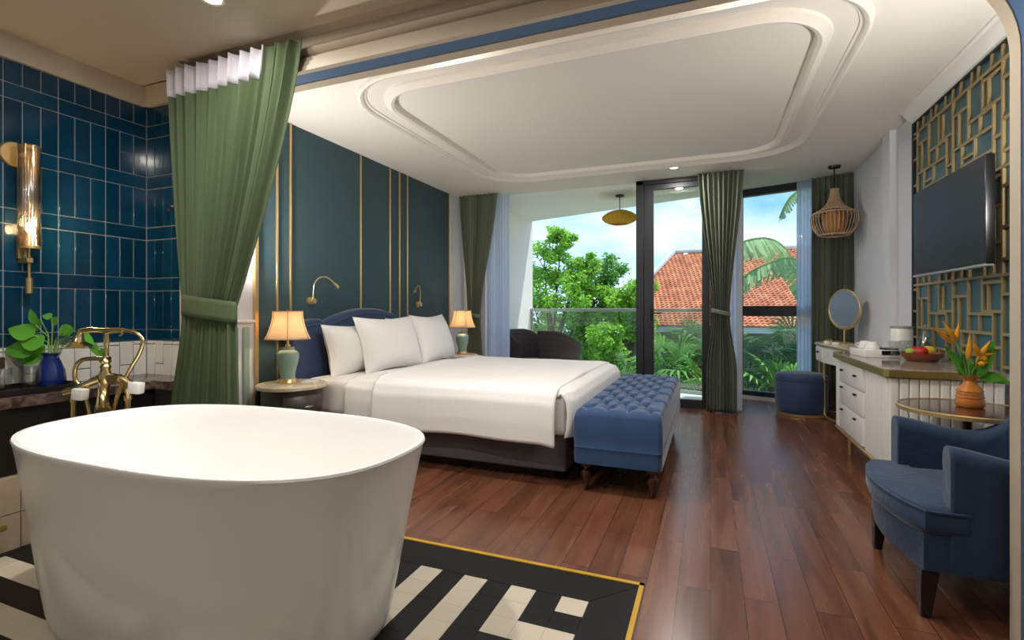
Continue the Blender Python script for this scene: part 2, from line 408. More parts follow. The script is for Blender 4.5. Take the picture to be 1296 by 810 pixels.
ring(b, -2.48, .82, 2.72, 5.62, .55, [(0, CZ), (.004, CZ - .022), (.022, CZ - .034), (.042, CZ - .026), (.05, CZ - .012), (.065, CZ - .008), (.07, CZ)])
ring(b, -2.30, .64, 2.88, 5.46, .42, [(0, CZ), (.004, CZ - .018), (.03, CZ - .03), (.052, CZ - .045), (.075, CZ - .035), (.085, CZ - .012), (.09, CZ)])
struct(b.build('trim_ceiling', 'ceil'))
b = MB()   # cornice on the tv wall, extruded along Y
prof = [(XR, 2.595), (XR - .03, 2.60), (XR - .035, 2.62), (XR - .05, 2.625), (XR - .085, 2.665), (XR - .09, 2.68), (XR - .11, 2.685), (XR - .11, CZ), (XR, CZ)]
n = len(prof); vs = [(x, YB, z) for x, z in prof] + [(x, 4.80, z) for x, z in prof]
b.add(vs, [[i, (i + 1) % n, n + (i + 1) % n, n + i] for i in range(n)] + [list(range(n)), [n + i for i in range(n)][::-1]])
struct(b.build('trim_cornice', 'cab_white'))
# bathroom ceiling
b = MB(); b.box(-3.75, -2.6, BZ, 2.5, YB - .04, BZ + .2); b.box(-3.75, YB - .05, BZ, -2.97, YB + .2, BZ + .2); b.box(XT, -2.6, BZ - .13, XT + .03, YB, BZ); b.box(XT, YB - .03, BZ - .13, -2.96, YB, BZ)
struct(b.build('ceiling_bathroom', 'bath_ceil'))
# arch wall
def arch_pts(xl, xr, zt, r, n=14):
    P = [(xl, 0)]
    for k in range(n + 1):
        a = pi - pi / 2 * k / n; P.append((xl + r + r * cos(a), zt - r + r * sin(a)))
    for k in range(n + 1):
        a = pi / 2 - pi / 2 * k / n; P.append((xr - r + r * cos(a), zt - r + r * sin(a)))
    P.append((xr, 0)); return P
def arch_band(mb, inner, outer, y0, y1):
    n = len(inner); vs = []
    for (x, z) in inner: vs.append((x, y0, z))
    for (x, z) in inner: vs.append((x, y1, z))
    for (x, z) in outer: vs.append((x, y0, z))
    for (x, z) in outer: vs.append((x, y1, z))
    fs = []
    for i in range(n - 1):
        fs += [[i, i + 1, n + i + 1, n + i], [2 * n + i, 2 * n + i + 1, 3 * n + i + 1, 3 * n + i],
               [i, i + 1, 2 * n + i + 1, 2 * n + i], [n + i, n + i + 1, 3 * n + i + 1, 3 * n + i]]
    mb.add(vs, fs, False)
R0 = .40
A0 = arch_pts(AXL, AXR, AZ, R0)
def grow(d): return arch_pts(AXL - d, AXR + d, AZ + d, R0 + d)
def outer_rect(P, xl, xr, zt):
    out = []
    for (x, z) in P:
        cx = (xl + xr) / 2
        if z < AZ - R0 + .01: out.append((xl if x < cx else xr, z))
        elif abs(z - AZ) < 1e-3 : out.append((x, zt))
        else: out.append((xl if x < cx else xr, z) if False else ((x, zt)))
    return out
b = MB()
# wall body: side piers + header following the arch
A1 = grow(.012)
piers = [(x, z) for x, z in A1]
def header(mb, P, xl, xr, zt, y0, y1):
    arc = P[1:-1]
    poly = [(xl, 0), P[0]] + arc + [P[-1], (xr, 0), (xr, zt), (xl, zt)]
    bm = bmesh.new(); vv = [bm.verts.new((x, y0, z)) for x, z in poly]
    f = bm.faces.new(vv); r = bmesh.ops.extrude_face_region(bm, geom=[f])
    for v in [g for g in r['geom'] if isinstance(g, bmesh.types.BMVert)]: v.co.y = y1
    bmesh.ops.triangulate(bm, faces=[g for g in bm.faces if len(g.verts) > 4]); mb.bm(bm, False)
header(b, A1, -2.985, 2.5, 2.9, YN + .03, YB - .005)
struct(b.build('wall_arch', 'beige'))
b = MB(); arch_band(b, A0, grow(.03), YN + .02, YB - .05); struct(b.build('trim_arch_soffit', 'arch_blue'))
b = MB(); arch_band(b, grow(-.004), grow(.05), YB - .05, YB + .015); arch_band(b, grow(.05), grow(.065), YB - .02, YB + .006); struct(b.build('trim_arch_bedroom', 'beige'))
b = MB(); arch_band(b, grow(-.002), grow(.022), YN - .012, YN + .02)
arch_band(b, grow(.022), grow(.05), YN - .004, YN + .03); arch_band(b, grow(.05), grow(.075), YN + .006, YN + .03)
# cove from header to bathroom ceiling
prof = [(YN + .03, 2.52), (YN + .005, 2.535), (YN - .0, 2.55), (YN + .02, 2.565), (YN + .035, 2.59), (YN + .05, 2.60), (YN + .03, 2.625), (YN - .02, 2.64), (YN + .12, 2.64)]
n = len(prof); vs = [(-2.97, y, z) for y, z in prof] + [(2.4, y, z) for y, z in prof]
b.add(vs, [[i, i + 1, n + i + 1, n + i] for i in range(n - 1)], True)
struct(b.build('trim_arch_bathroom', 'beige'))
# walls
b = MB(); b.box(XL - .2, 2.85, 0, XL, 5.90, CZ)
struct(b.build('wall_left', 'accent'))
b = MB(); b.box(XL - .2, YB + .1, 0, XL + .0, 2.82, CZ); b.box(XL - .2, 5.91, 0, XL + .02, F(-2.9), CZ)
struct(b.build('wall_left_end', 'white_wall'))
b = MB()
for z0, z1 in ((.12, 1.02),):
    for k in range(5):
        y = 2.34 + k * .095; b.box(XL + .008, y, z0, XL + .03, y + .055, z1, .008, 1)
struct(b.build('trim_wainscot_inset', 'fluted_green'))
b = MB(); b.box(XL, YB + .02, 0, XL + .012, 2.82, 1.05); b.box(XL, YB + .02, 1.05, XL + .035, 2.82, 1.075, .006, 1); b.box(XL, YB + .02, 0, XL + .03, 2.82, .10, .006, 1)
struct(b.build('trim_wainscot', 'white_wall'))
b = MB()
for y, w in ((2.835, .03),): b.box(XL - .02, y - w / 2, 0, XL + .03, y + w / 2, CZ)
b.box(XL - .02, 5.895, 0, XL + .012, 5.912, CZ)
struct(b.build('trim_gold_edge', 'gold'))
b = MB(); b.box(XR, YB, 0, XR + .2, F(XR) + .1, CZ); b.box(XR - .06, 5.22, 0, XR, 5.42, CZ); b.box(XR - .02, 4.80, 0, XR, 4.9, CZ)
struct(b.build('wall_right', 'white_wall'))
b = MB(); b.box(XR - .015, 4.9, 0, XR, 5.22, .1); b.box(XR - .015, 5.42, 0, XR, 6.8, .1)
struct(b.build('baseboard_right', 'white_wall'))
b = MB(); b.box(.29, YG + .06, 0, .34, F(.34), CZ); struct(b.build('wall_return', 'white_wall'))
b = MB(); b.box(2.4, -2.6, 0, 2.6, YB, BZ + .2); struct(b.build('wall_entry', 'ceil'))
b = MB(); b.box(-3.75, -2.75, -.1, 2.6, -2.6, BZ + .2); struct(b.build('wall_back', 'ceil'))

# tiled bathroom walls
def tile_wall(name_blue, along, fixed, a0, a1, sgn):
    """along 'y': wall at x=fixed from y a0..a1 ; along 'x': wall at y=fixed. module .246 wide"""
    U = .246; W = U / 3; zb = .944; period = .342; g = .0028; d = .006
    blue = MB(); white = MB(); gr = MB()
    def put(mb, p, q, z0, z1):
        p = max(p, a0); q = min(q, a1)
        if q - p < .008: return
        z1 = min(z1, 2.51)
        if z1 - z0 < .01: return
        if along == 'y': mb.box(fixed, p + g, z0 + g, fixed + d, q - g, z1 - g, .002, 1)
        else: mb.box(p + g, fixed - d, z0 + g, q - g, fixed, z1 - g, .002, 1)
    start = a1 if along == 'y' else a0
    nU = int((a1 - a0) / U) + 2
    for k in range(nU):
        p = (a1 - U * (k + 1)) if along == 'y' else a0 + U * k
        for r in range(-1, 5):
            z = zb + r * period + .075      # bottom of vertical band
            # r-band: horizontal tile then vertical tiles
            if r >= 0: pass
            if z + .25 > zb and r >= 0:
                for t in range(3): put(blue, p + W * t, p + W * (t + 1), z, z + .257)
            if r >= -1:
                zz = z + .257
                put(blue, p, p + U, zz, zz + .085) if r >= 0 else put(blue, p, p + U, zb, zb + .075)
        for t in range(3):
            q = p + W * t
            zs = [.0, .28, .52, .80, zb - .0] if t % 2 else [.0, .40, .68, zb]
            if t % 2: zs = [.0, .30, .58, .79, zb]
            else: zs = [.0, .42, .70, .92, zb]
            for i in range(len(zs) - 1): put(white, q, q + W, zs[i], zs[i + 1])
    return blue, white
b = MB(); b.box(XT - .2, -2.6, 0, XT, YB + .1, BZ); wl = struct(b.build('wall_bathroom', 'grout'))
bl, wh = tile_wall('', 'y', XT, -.2, YB - .006, 1)
o = bl.build('blue_tiles', 'tile_blue', wl); o2 = wh.build('white_tiles', 'tile_white', wl)
b = MB(); b.box(XT, YB, 0, -2.99, YB + .1, BZ); b.box(-3.2, YB, 0, -2.97, YB + .01, BZ); wl = struct(b.build('wall_bathroom_back', 'grout'))
bl, wh = tile_wall('', 'x', YB, XT + .006, -2.98, 1)
bl.build('blue_tiles', 'tile_blue', wl); wh.build('white_tiles', 'tile_white', wl)

# gold strips on the accent wall
gy = [3.048, 3.186, 4.085, 4.575, 4.754, 4.911]
for i, y in enumerate(gy):
    b = MB(); b.box(XL - .002, y - .009, 0.05, XL + .014, y + .009, CZ - .002, .003, 1)
    o = b.build('wall_strip', 'gold', at=(XL, y, 0))
    names = ['slim gold strip on teal wall, first from the green curtain', 'gold strip rising behind the left bedside lamp, second from the curtain',
             'gold strip above middle of blue headboard, standing alone', 'gold strip right of the lone middle one, first of the close trio',
             'middle gold strip of the close trio on teal wall', 'gold strip nearest the right reading light on teal wall']
    tag(o, names[i], 'wall trim', 'gold strips on the teal wall')

# ------------------------------------------------------------------ glazing
def glaze(x0, x1, z0, z1): pass
b = MB(); b.prism([(XL - .2, YG + .07), (.30, YG + .07), (.30, F(.30) + .02), (XL - .2, F(XL - .2) + .02)], CZ, CZ + .18); struct(b.build('ceiling_balcony', 'soffit'))
d = struct(bpy.data.objects.new('door_1', None)); COL.objects.link(d)
b = MB(); b.box(-.835, YG - .03, 0, -.745, YG + .07, CZ, .004, 1); b.box(.0, YG - .03, 0, .05, YG + .07, CZ); b.box(-.835, YG - .03, CZ - .05, .29, YG + .07, CZ, .004, 1)
b.box(-.80, YG - .03, 0, .29, YG + .07, .03)
b.build('door_frame', 'black_metal', d)
b = MB(); b.box(-.742, YG - .02, .03, -.632, YG + .04, CZ - .055, .004, 1); b.box(-.09, YG - .02, .03, -.002, YG + .04, CZ - .055, .004, 1)
b.box(-.633, YG - .02, CZ - .11, -.09, YG + .04, CZ - .055); b.box(-.633, YG - .02, .03, -.09, YG + .04, .10)
lf = b.build('door_leaf', 'black_metal', d)
b = MB(); b.box(-.634, YG + .005, .10, -.09, YG + .015, CZ - .11); b.build('pane', 'glass', lf)
b = MB(); b.box(-.665, YG - .032, 1.02, -.638, YG - .02, 1.16, .003, 1); b.tube([(-.652, YG - .03, 1.11), (-.652, YG - .065, 1.11), (-.64, YG - .07, 1.11), (-.53, YG - .07, 1.11)], .009)
b.build('door_handle', 'black', lf)
# slanting window
w1 = struct(bpy.data.objects.new('window_1', None)); COL.objects.link(w1); w1.location = (.34, F(.34), 0); w1.rotation_euler = (0, 0, -math.atan(.338))
Lw = sqrt((XR - .34) ** 2 + (F(.34) - F(XR)) ** 2)
b = MB(); b.box(0, -.04, 0.02, .05, .05, CZ); b.box(Lw - .05, -.04, 0.02, Lw, .05, CZ); b.box(0, -.04, CZ - .09, Lw, .05, CZ); b.box(0, -.04, 1.07, Lw, .05, 1.20, .004, 1); b.box(0, -.04, .05, Lw, .05, .11)
b.box(.6, -.03, 1.2, .64, .04, CZ) if False else None
b.build('window_frame', 'black_metal', w1)
b = MB(); b.box(.05, 0, 1.2, Lw - .05, .01, CZ - .09); b.build('pane', 'glass', w1)
b = MB(); b.box(.05, 0, .11, Lw - .05, .01, 1.07); b.build('pane', 'glass', w1)
b = MB(); b.box(0, -.05, 0, Lw, .06, .05); b.build('window_sill', 'cab_white', w1)

# ------------------------------------------------------------------ balcony
b = MB(); b.prism([(-3.2, YG + .05), (.29, YG + .05), (.29, F(.29)), (-3.2, F(-3.2))], -.12, -.01); struct(b.build('floor_balcony', 'balcony_floor'))
b = MB(); b.box(-3.3, YG + .12, -.1, -2.905, F(-2.9) + .04, CZ); struct(b.build('wall_balcony', 'ext_wall'))
b = MB(); b.prism([(-3.4, F(-3.4) - .0), (XR + .4, F(XR + .4)), (XR + .4, F(XR + .4) + .12), (-3.4, F(-3.4) + .12)], -.35, -.012); struct(b.build('trim_facade_edge', 'ext_wall'))
b = MB(); b.box(.30, 6.6, 3.2, 3.2, 8.15, 3.3); struct(b.build('added_sun_shade', 'ext_wall'))  # added slab above the view, blocks direct sun at the slanting window
rl = thing('balcony_railing', 'glass balustrade with grey metal top rail along the balcony edge', 'railing', (-2.9, F(-2.9) - .05, 0), -math.atan(.338))
Lr = 3.42
b = MB(); b.box(0, -.03, 1.12, Lr, .03, 1.17, .01, 2); b.build('top_rail', 'rail_metal', rl)
b = MB(); b.box(0.0, -.012, 0.0, .03, .012, 1.12); b.build('post', 'rail_metal', rl)
for k in range(3):
    b = MB(); x = .035 + k * 1.13; b.box(x, -.006, .03, x + 1.11, .006, 1.115); b.build('glass_panel', 'rail_glass', rl)
b = MB(); b.box(0, -.02, -.01, Lr, .02, .035); b.build('bottom_rail', 'rail_metal', rl)

# rattan tub chairs on the balcony
def rattan_chair(loc, rz, label):
    t = thing('rattan_chair', label, 'chair', loc, rz, 'rattan chairs on the balcony')
    b = MB()   # wrap-around back shell (opening towards +x)
    def fn(u, v):
        a = lerp(radians(70), radians(290), u); top = .86 - .22 * smooth(abs(u - .5) * 2 - .25)
        z = lerp(.12, top, v); r = .27 + .035 * v + .004 * sin(v * 60) + .003 * sin(u * 160)
        return (r * cos(a) * 1.0, r * sin(a) * 1.05, z)
    b.grid(fn, 60, 30); b.build('backrest', 'rattan_dark', t, solid=.03)
    b = MB(); b.lathe([(.26, .30), (.265, .38), (.25, .42), (.0, .43)], n=28); b.build('seat', 'rattan_dark', t)
    for sx in (-1, 1):
        for sy in (-1, 1):
            b = MB(); b.tube([(sx * .17, sy * .17, .32), (sx * .2, sy * .2, 0)], [.018, .013], 8); b.build('leg', 'black', t)
    return t
rattan_chair((-2.02, 6.98, -.01), radians(60), 'dark rattan tub chair on balcony, showing its whole back above the bed')
rattan_chair((-2.54, 7.12, -.01), radians(-20), 'dark rattan chair on balcony half hidden by the white sheer curtain')

# yellow pendant on the balcony
t = thing('pendant_lamp', 'mustard yellow saucer shaped pendant lamp over the balcony', 'pendant lamp', (-1.14, 6.83, CZ))
b = MB(); b.lathe([(.0, -.02), (.055, -.02), (.06, -.005), (.06, 0)], n=24); b.build('canopy', 'rattan_dark', t)
b = MB(); b.tube([(0, 0, -.01), (0, 0, -.22)], .006, 8); b.build('cord', 'black', t)
b = MB()
def sau(r0, z0, pts): pass
prof = [(.04, -.20), (.10, -.215), (.17, -.245), (.22, -.28), (.238, -.305), (.235, -.32), (.20, -.355), (.15, -.38), (.11, -.392)]
b.lathe(prof, n=48, cap=False); b.build('lamp_shade', 'yellow_shade', t, solid=.004)
b = MB()
for k in range(24):
    a = 2 * pi * k / 24; b.tube([(r * 1.005 * cos(a), r * 1.005 * sin(a), z) for r, z in prof], .0025, 5)
b.build('rib', 'brass_edge', t)
b = MB(); b.lathe([(.0, -.28), (.05, -.28), (.06, -.33), (.05, -.37), (.0, -.37)], n=20); b.build('diffuser', 'yellow_shade', t)

# ------------------------------------------------------------------ curtains
def curtain(name, label, cat, mt, P0, P1, zt, zb, tie=None, bot=None, folds=9, amp=.03, tape=False, band=None, group=None, seed=1, nv=60, out=None):
    """P0,P1: top corners in xy. tie=(z, s0, s1) fractions along P0->P1; bot=(s0,s1)."""
    rnd = random.Random(seed)
    p0 = Vector((P0[0], P0[1])); dv = Vector((P1[0] - P0[0], P1[1] - P0[1])); Ln = dv.length; nrm = Vector((dv.y, -dv.x)) / Ln
    t = thing(name, label, cat, (P0[0], P0[1], zb), 0, group)
    ph = [rnd.uniform(-.6, .6) for _ in range(8)]
    def fr(z):
        if not tie: return 0.0, 1.0, 1.0
        tz, a, c = tie; d, e = bot
        if z >= tz:
            k = (zt - z) / (zt - tz); kk = out(k) if out else smooth(k) * .6 + k * .4
            return lerp(0, a, kk), lerp(1, c, kk), 1
        k = (tz - z) / (tz - zb); kk = smooth(min(1, k * 1.6)); return lerp(a, d, kk), lerp(c, e, kk), 1
    def fn(u, v):
        z = lerp(zt, zb, v); a, c, _ = fr(z); s = lerp(a, c, u)
        comp = (c - a)
        w = u * folds * 2 * pi + ph[0] + .5 * sin(u * 9 + ph[1]) + .25 * sin(v * 3 + ph[2])
        am = amp * (.75 + .25 * sin(u * 13 + ph[3])) * (1.0 if comp > .5 else 1.0)
        q = p0 + dv * (s + (.12 / folds) * comp * cos(w)) + nrm * (am * sin(w) + amp * .22 * sin(2.3 * w + ph[4] + v * 2))
        return (q.x - P0[0], q.y - P0[1], z - zb)
    b = MB(); b.grid(fn, folds * 14, nv); cl = b.build('cloth', mt, t, solid=.004 if mt != 'sheer' else 0.0)
    if tape:
        b = MB()
        def ft(u, v):
            x, y, z = fn(u * tape, v * .10 / 1.0 * 1.0); return (x + nrm.x * .004, y + nrm.y * .004, z)
        b.grid(lambda u, v: ((lambda q: (q[0] + nrm.x * .006, q[1] + nrm.y * .006, q[2]))(fn(u * tape, v * .062))), 130, 4)
        b.build('heading_tape', 'tape', t, solid=.002)
    if tie:
        tz, a, c = tie; hw = band or .05; b = MB()
        cx = p0 + dv * ((a + c) / 2); rx = (c - a) / 2 * Ln + .012; ry = amp * 1.45 + .008; an = math.atan2(dv.y, dv.x)
        vs = []
        def fb(u, v):
            th = u * 2 * pi; x = rx * cos(th); y = ry * sin(th)
            sag = .02 * cos(th)
            return (cx.x - P0[0] + x * cos(an) - y * sin(an), cx.y - P0[1] + x * sin(an) + y * cos(an), tz - zb + (v - .5) * 2 * hw * .5 - sag * 1.2)
        b.grid(fb, 40, 4); b.build('tieback', mt, t, solid=.006)
    return t
curtain('curtain', 'large olive green curtain with white heading tape, tied back beside the bathtub', 'curtain', 'curtain_olive',
        (-3.02, 2.03), (-2.005, 2.03), 2.575, .01, tie=(1.16, .134, .535), bot=(.03, .55), folds=12, amp=.028, tape=.78, band=.12, seed=3,
        out=lambda k: k ** 1.3)
curtain('curtain', 'grey green curtain tied back at left end of the window by the accent wall', 'curtain', 'curtain_grey',
        (-3.17, 6.06), (-2.62, 6.06), CZ - .01, .01, tie=(1.08, .24, .56), bot=(.22, .62), folds=9, amp=.028, band=.05, group='grey green window curtains', seed=5)
curtain('curtain', 'grey green curtain tied back in the middle between door and right window', 'curtain', 'curtain_grey',
        (-.134, 6.03), (.335, 6.03), CZ - .01, .01, tie=(1.12, .34, .70), bot=(.2, .86), folds=9, amp=.03, band=.05, group='grey green window curtains', seed=6)
curtain('curtain', 'grey green curtain hanging behind the wicker pendant in the right corner', 'curtain', 'curtain_grey',
        (1.10, F(1.10) - .16), (1.49, F(1.49) - .16), CZ - .01, .01, folds=7, amp=.03, group='grey green window curtains', seed=8)
curtain('sheer_curtain', 'white sheer curtain beside the left tied curtain', 'sheer curtain', 'sheer', (-2.80, 6.14), (-2.47, 6.14), CZ - .01, .01, folds=8, amp=.022, group='sheer window curtains', seed=9)
curtain('sheer_curtain', 'white sheer curtain left of the corner curtain, behind the pouf', 'sheer curtain', 'sheer', (.96, F(.96) - .13), (1.13, F(1.13) - .13), CZ - .01, .01, folds=5, amp=.022, group='sheer window curtains', seed=10)
curtain('sheer_curtain', 'narrow white sheer showing right of the middle tied curtain', 'sheer curtain', 'sheer', (.10, 6.12), (.28, 6.12), CZ - .01, .01, folds=4, amp=.018, group='sheer window curtains', seed=11)

# ------------------------------------------------------------------ bathtub
TX, TY, TZ = -1.75, 1.371, .68
def sup(a, b_, th, p):
    c, s_ = cos(th), sin(th); r = (abs(c / a) ** p + abs(s_ / b_) ** p) ** (-1 / p); return r * c, r * s_
def tub_ring(a, b_, z, p, dx=0, n=96): return [(sup(a, b_, 2 * pi * i / n, p)[0] + dx, sup(a, b_, 2 * pi * i / n, p)[1], z) for i in range(n)]
prof = [(.655, .355, 0.0), (.675, .368, .015), (.688, .375, .05), (.72, .392, .2), (.757, .409, .4), (.80, .43, .6), (.815, .437, .66), (.823, .441, .676), (.820, .438, .683), (.806, .426, .683), (.798, .419, .672),
        (.78, .405, .60), (.73, .375, .40), (.66, .335, .25), (.58, .28, .175), (.4, .18, .155), (.1, .05, .15)]
b = MB(); loops = [tub_ring(a, c, z, 2.75 if j < 13 else 2.5) for j, (a, c, z) in enumerate(prof)]; n = 96
vs = [p for l in loops for p in l]; fs = []
for j in range(len(loops) - 1):
    for i in range(n): k = (i + 1) % n; fs.append([j * n + i, j * n + k, (j + 1) * n + k, (j + 1) * n + i])
fs.append(list(range(n))); fs.append([(len(loops) - 1) * n + i for i in range(n)])
b.add(vs, fs, True)
tub = thing('bathtub', 'large white freestanding oval bathtub in the foreground', 'bathtub', (TX, TY, 0))
b.build('basin', 'tub', tub)
b = MB(); b.lathe([(.0, .162), (.03, .162), (.034, .156)], n=24); b.build('drain', 'gold_light', tub)

# ------------------------------------------------------------------ tub filler (world coordinates, projected from the photo)
tf = thing('bath_faucet', 'polished brass freestanding telephone style bath faucet behind the tub', 'faucet', (-2.80, 1.57, 0))
FX, FY = -2.80, 1.57
def fp(a, z, dep=0.0): return (FX + a * .93 - dep * .37, FY + a * .37 + dep * .93, z)
def fpl(L): return [fp(*q) for q in L]
AT = tf.location
for s_, top in ((-.189, .735), (.087, .745)):
    b = MB(); b.tube(fpl([(s_, .0, .03), (s_, top, .03)]), .0135, 14); b.tube(fpl([(s_, .0, .03), (s_, .012, .03)]), .035, 20); b.tube(fpl([(s_, top - .05, .03), (s_, top - .03, .03)]), .019, 14); b.tube(fpl([(s_, top - .01, .03), (s_, top + .012, .03)]), .021, 14)
    b.build('standpipe', 'gold_light', tf, at=AT)
b = MB()
arc = [(-.204, .739), (-.149, .755), (-.088, .782), (-.026, .809), (.035, .813), (.09, .80), (.137, .770), (.165, .76)]
b.tube(fpl(arc), [.018, .018, .019, .022, .022, .02, .018, .017], 12); b.tube(fpl([(-.189, .735, .0), (-.189, .74, .05)]), .02, 12); b.tube(fpl([(.087, .79, .0), (.087, .75, .03)]), .016, 12)
b.tube(fpl([(-.004, .76), (-.004, .79), (-.002, .83), (0, .86)]), [.02, .028, .027, .018], 18)
b.tube(fpl([(.055, .803, -.03), (.055, .803, .02)]), .024, 16)
b.build('mixer_body', 'gold_light', tf, at=AT)
b = MB(); b.tube(fpl([(0, .85), (0, .868), (.0, .88), (0, .893), (.0, .905), (.002, .92), (.004, .97), (.005, 1.0), (.005, 1.035)]), [.018, .024, .016, .026, .017, .012, .010, .014, .011], 16)
b.tube(fpl([(-.03, .906), (.0, .906), (.02, .906)]), .012, 12); b.build('riser_post', 'gold_light', tf, at=AT)
b = MB(); b.tube(fpl([(-.008, .77), (-.004, .726, -.01), (.008, .69, -.03), (.025, .665, -.05), (.045, .65, -.07)]), [.025, .023, .026, .033, .034], 18)
b.build('spout', 'gold_light', tf, at=AT)
b = MB(); b.tube(fpl([(-.118, 1.044), (-.08, 1.05), (-.03, 1.049), (.0, 1.046), (.04, 1.047), (.09, 1.049)]), [.012, .015, .012, .016, .015, .012], 14)
b.tube(fpl([(.075, 1.05), (.085, 1.03), (.07, 1.02)]), .006, 8)
hs = b.build('hand_shower', 'gold_light', tf, at=AT)
b = MB(); b.tube(fpl([(-.112, 1.045), (-.126, 1.044), (-.132, 1.025), (-.1375, .995), (-.1385, .98), (-.1385, .969)]), [.012, .014, .018, .028, .05, .062], 24); b.tube(fpl([(-.1385, .969), (-.1385, .964)]), .063, 28); b.build('shower_head', 'gold_light', hs, at=AT)
def cr3(P): return crom([tuple(p) for p in P], 5)
b = MB(); b.tube(cr3(fpl([(.09, 1.049), (.153, 1.034), (.185, .996), (.169, .934), (.137, .879), (.098, .809), (.075, .762), (.051, .694), (.03, .62)])), .0095, 10); b.build('hose', 'gold_light', tf, at=AT)
b = MB(); b.tube(cr3(fpl([(-.018, .906), (-.072, .906), (-.119, .898), (-.15, .863), (-.15, .80), (-.119, .762), (-.095, .694), (-.08, .62), (-.07, .52)])), .0105, 10); b.build('curved_pipe', 'gold_light', tf, at=AT)
for s_, z_ in ((-.088, .737), (.186, .768)):
    p = Vector(fp(s_, z_, -.045)); b = MB(); RM = Matrix.Translation(p) @ Matrix.Rotation(radians(20), 4, 'Z') @ Matrix.Rotation(radians(6), 4, 'Y')
    b.box(-.028, -.022, -.028, .028, .022, .028, .007, 2, M4=RM); kn = b.build('handle', 'crystal', tf, at=AT)
    b = MB(); b.tube([fp(s_, z_, -.025), fp(s_ - .01, z_ + .01, .01)], .013, 12); b.build('spindle', 'gold_light', tf, at=AT)

# ------------------------------------------------------------------ vanity counter
vt = thing('vanity_counter', 'dark brown marble counter with black apron along the blue tiled wall', 'counter', (-3.34, 1.0, 0))
AT = vt.location
b = MB(); b.box(XT + .008, -1.2, .67, -3.14, YB - .008, .72, .004, 2); b.box(-3.14, 2.02, .67, -3.0, YB - .008, .72, .0); b.build('countertop', 'marble_dark', vt, at=AT)
b = MB(); b.box(XT + .008, -1.2, .345, -3.16, YB - .2, .67); b.build('apron', 'black_panel', vt, at=AT)
b = MB()
for k in range(14):
    y = -1.2 + k * .215; b.box(-3.3, y, 0, -3.11, y + .211, .17); b.box(-3.3, y, .174, -3.11, y + .211, .343)
b.build('tiled_base', 'tile_beige', vt, at=AT)
b = MB(); b.box(-3.108, .6, 0, -2.92, 1.215, .172, .004, 1); b.build('tiled_step', 'tile_beige', vt, at=AT)
b = MB(); b.box(-3.108, .6, .173, -2.89, 1.235, .20, .006, 2); b.build('brass_ledge', 'brass_edge', vt, at=AT)

# things on the vanity
def tumbler(loc, label, r=.036, h=.09):
    b = MB(); b.lathe([(.0, .0), (r * .85, 0), (r * .95, .004), (r, h * .9), (r, h), (r - .003, h), (r - .004, h * .85), (r * .82, .014), (0, .014)], n=28, cap=False)
    o = b.build('drinking_glass', 'vessel_glass'); o.location = loc; tag(o, label, 'glass', None); return o
b = MB(); b.box(-3.50, .95, .7205, -3.20, 1.70, .730, .003, 1)
for q in ((-3.50, .95, -3.49, 1.70), (-3.21, .95, -3.20, 1.70), (-3.50, .95, -3.20, .96), (-3.50, 1.69, -3.20, 1.70)): b.box(q[0], q[1], .728, q[2], q[3], .752)
o = b.build('serving_tray', 'black_panel', at=(-3.35, 1.3, .7205)); tag(o, 'long black tray on the marble counter under the vase and tumblers', 'tray')
tumbler((-3.30, 1.50, .7305), 'clear glass tumbler on the black tray, right beside the blue vase', .046, .125)['group'] = 'tumblers on the vanity'
tumbler((-3.31, 1.385, .7305), 'clear glass tumbler on the black tray at the left picture edge', .046, .125)['group'] = 'tumblers on the vanity'
b = MB(); b.box(-3.47, 1.05, .7305, -3.39, 1.44, .905, .006, 2); o = b.build('storage_box', 'brown_box', at=(-3.43, 1.24, .7305)); tag(o, 'dark brown box on the black tray behind the tumblers', 'box')
b = MB(); b.box(-3.47, 1.06, .9055, -3.40, 1.33, .94, .015, 4); o = b.build('folded_towel', 'towel', at=(-3.43, 1.2, .9055)); tag(o, 'folded white towel on top of dark brown box', 'towel')
vz = (-3.335, 1.605, .7305)
b = MB(); b.lathe([(0, 0), (.05, 0), (.06, .01), (.066, .04), (.06, .09), (.046, .13), (.036, .155), (.034, .165), (.045, .185), (.041, .185), (.03, .165), (.04, .13), (.05, .08), (.0, .02)], n=32, cap=False)
o = b.build('vase', 'vase_blue'); o.location = vz; tag(o, 'small cobalt blue vase on the marble counter', 'vase')

def leaf(mb, base, tip, width, droop=.0, up=Vector((0, 0, 1)), n=8, heart=False, fold=.15):
    B = Vector(base); T = Vector(tip); ax = T - B; L_ = ax.length
    side = ax.cross(up)
    side = side.normalized() if side.length > 1e-5 else Vector((1, 0, 0)); nn = side.cross(ax).normalized()
    vs = []; 
    for i in range(n + 1):
        t = i / n
        w = width * ((sin(pi * min(1, t ** .6)) ** .8) if heart else sin(pi * t ** .75) ** .9) * .5 + .0005
        c = B + ax * t - Vector((0, 0, droop * L_ * t * t)) + nn * .0
        vs += [(c - side * w + nn * w * fold)[:], c[:], (c + side * w + nn * w * fold)[:]]
    fs = []
    for i in range(n):
        o = i * 3; fs += [[o, o + 1, o + 4, o + 3], [o + 1, o + 2, o + 5, o + 4]]
    mb.add(vs, fs, True)
pl = thing('pothos_plant', 'green pothos cuttings with broad leaves in the cobalt vase', 'plant', (vz[0], vz[1], .91))
AT = pl.location; c0 = Vector((vz[0], vz[1], .91))
st = MB(); lf = MB()
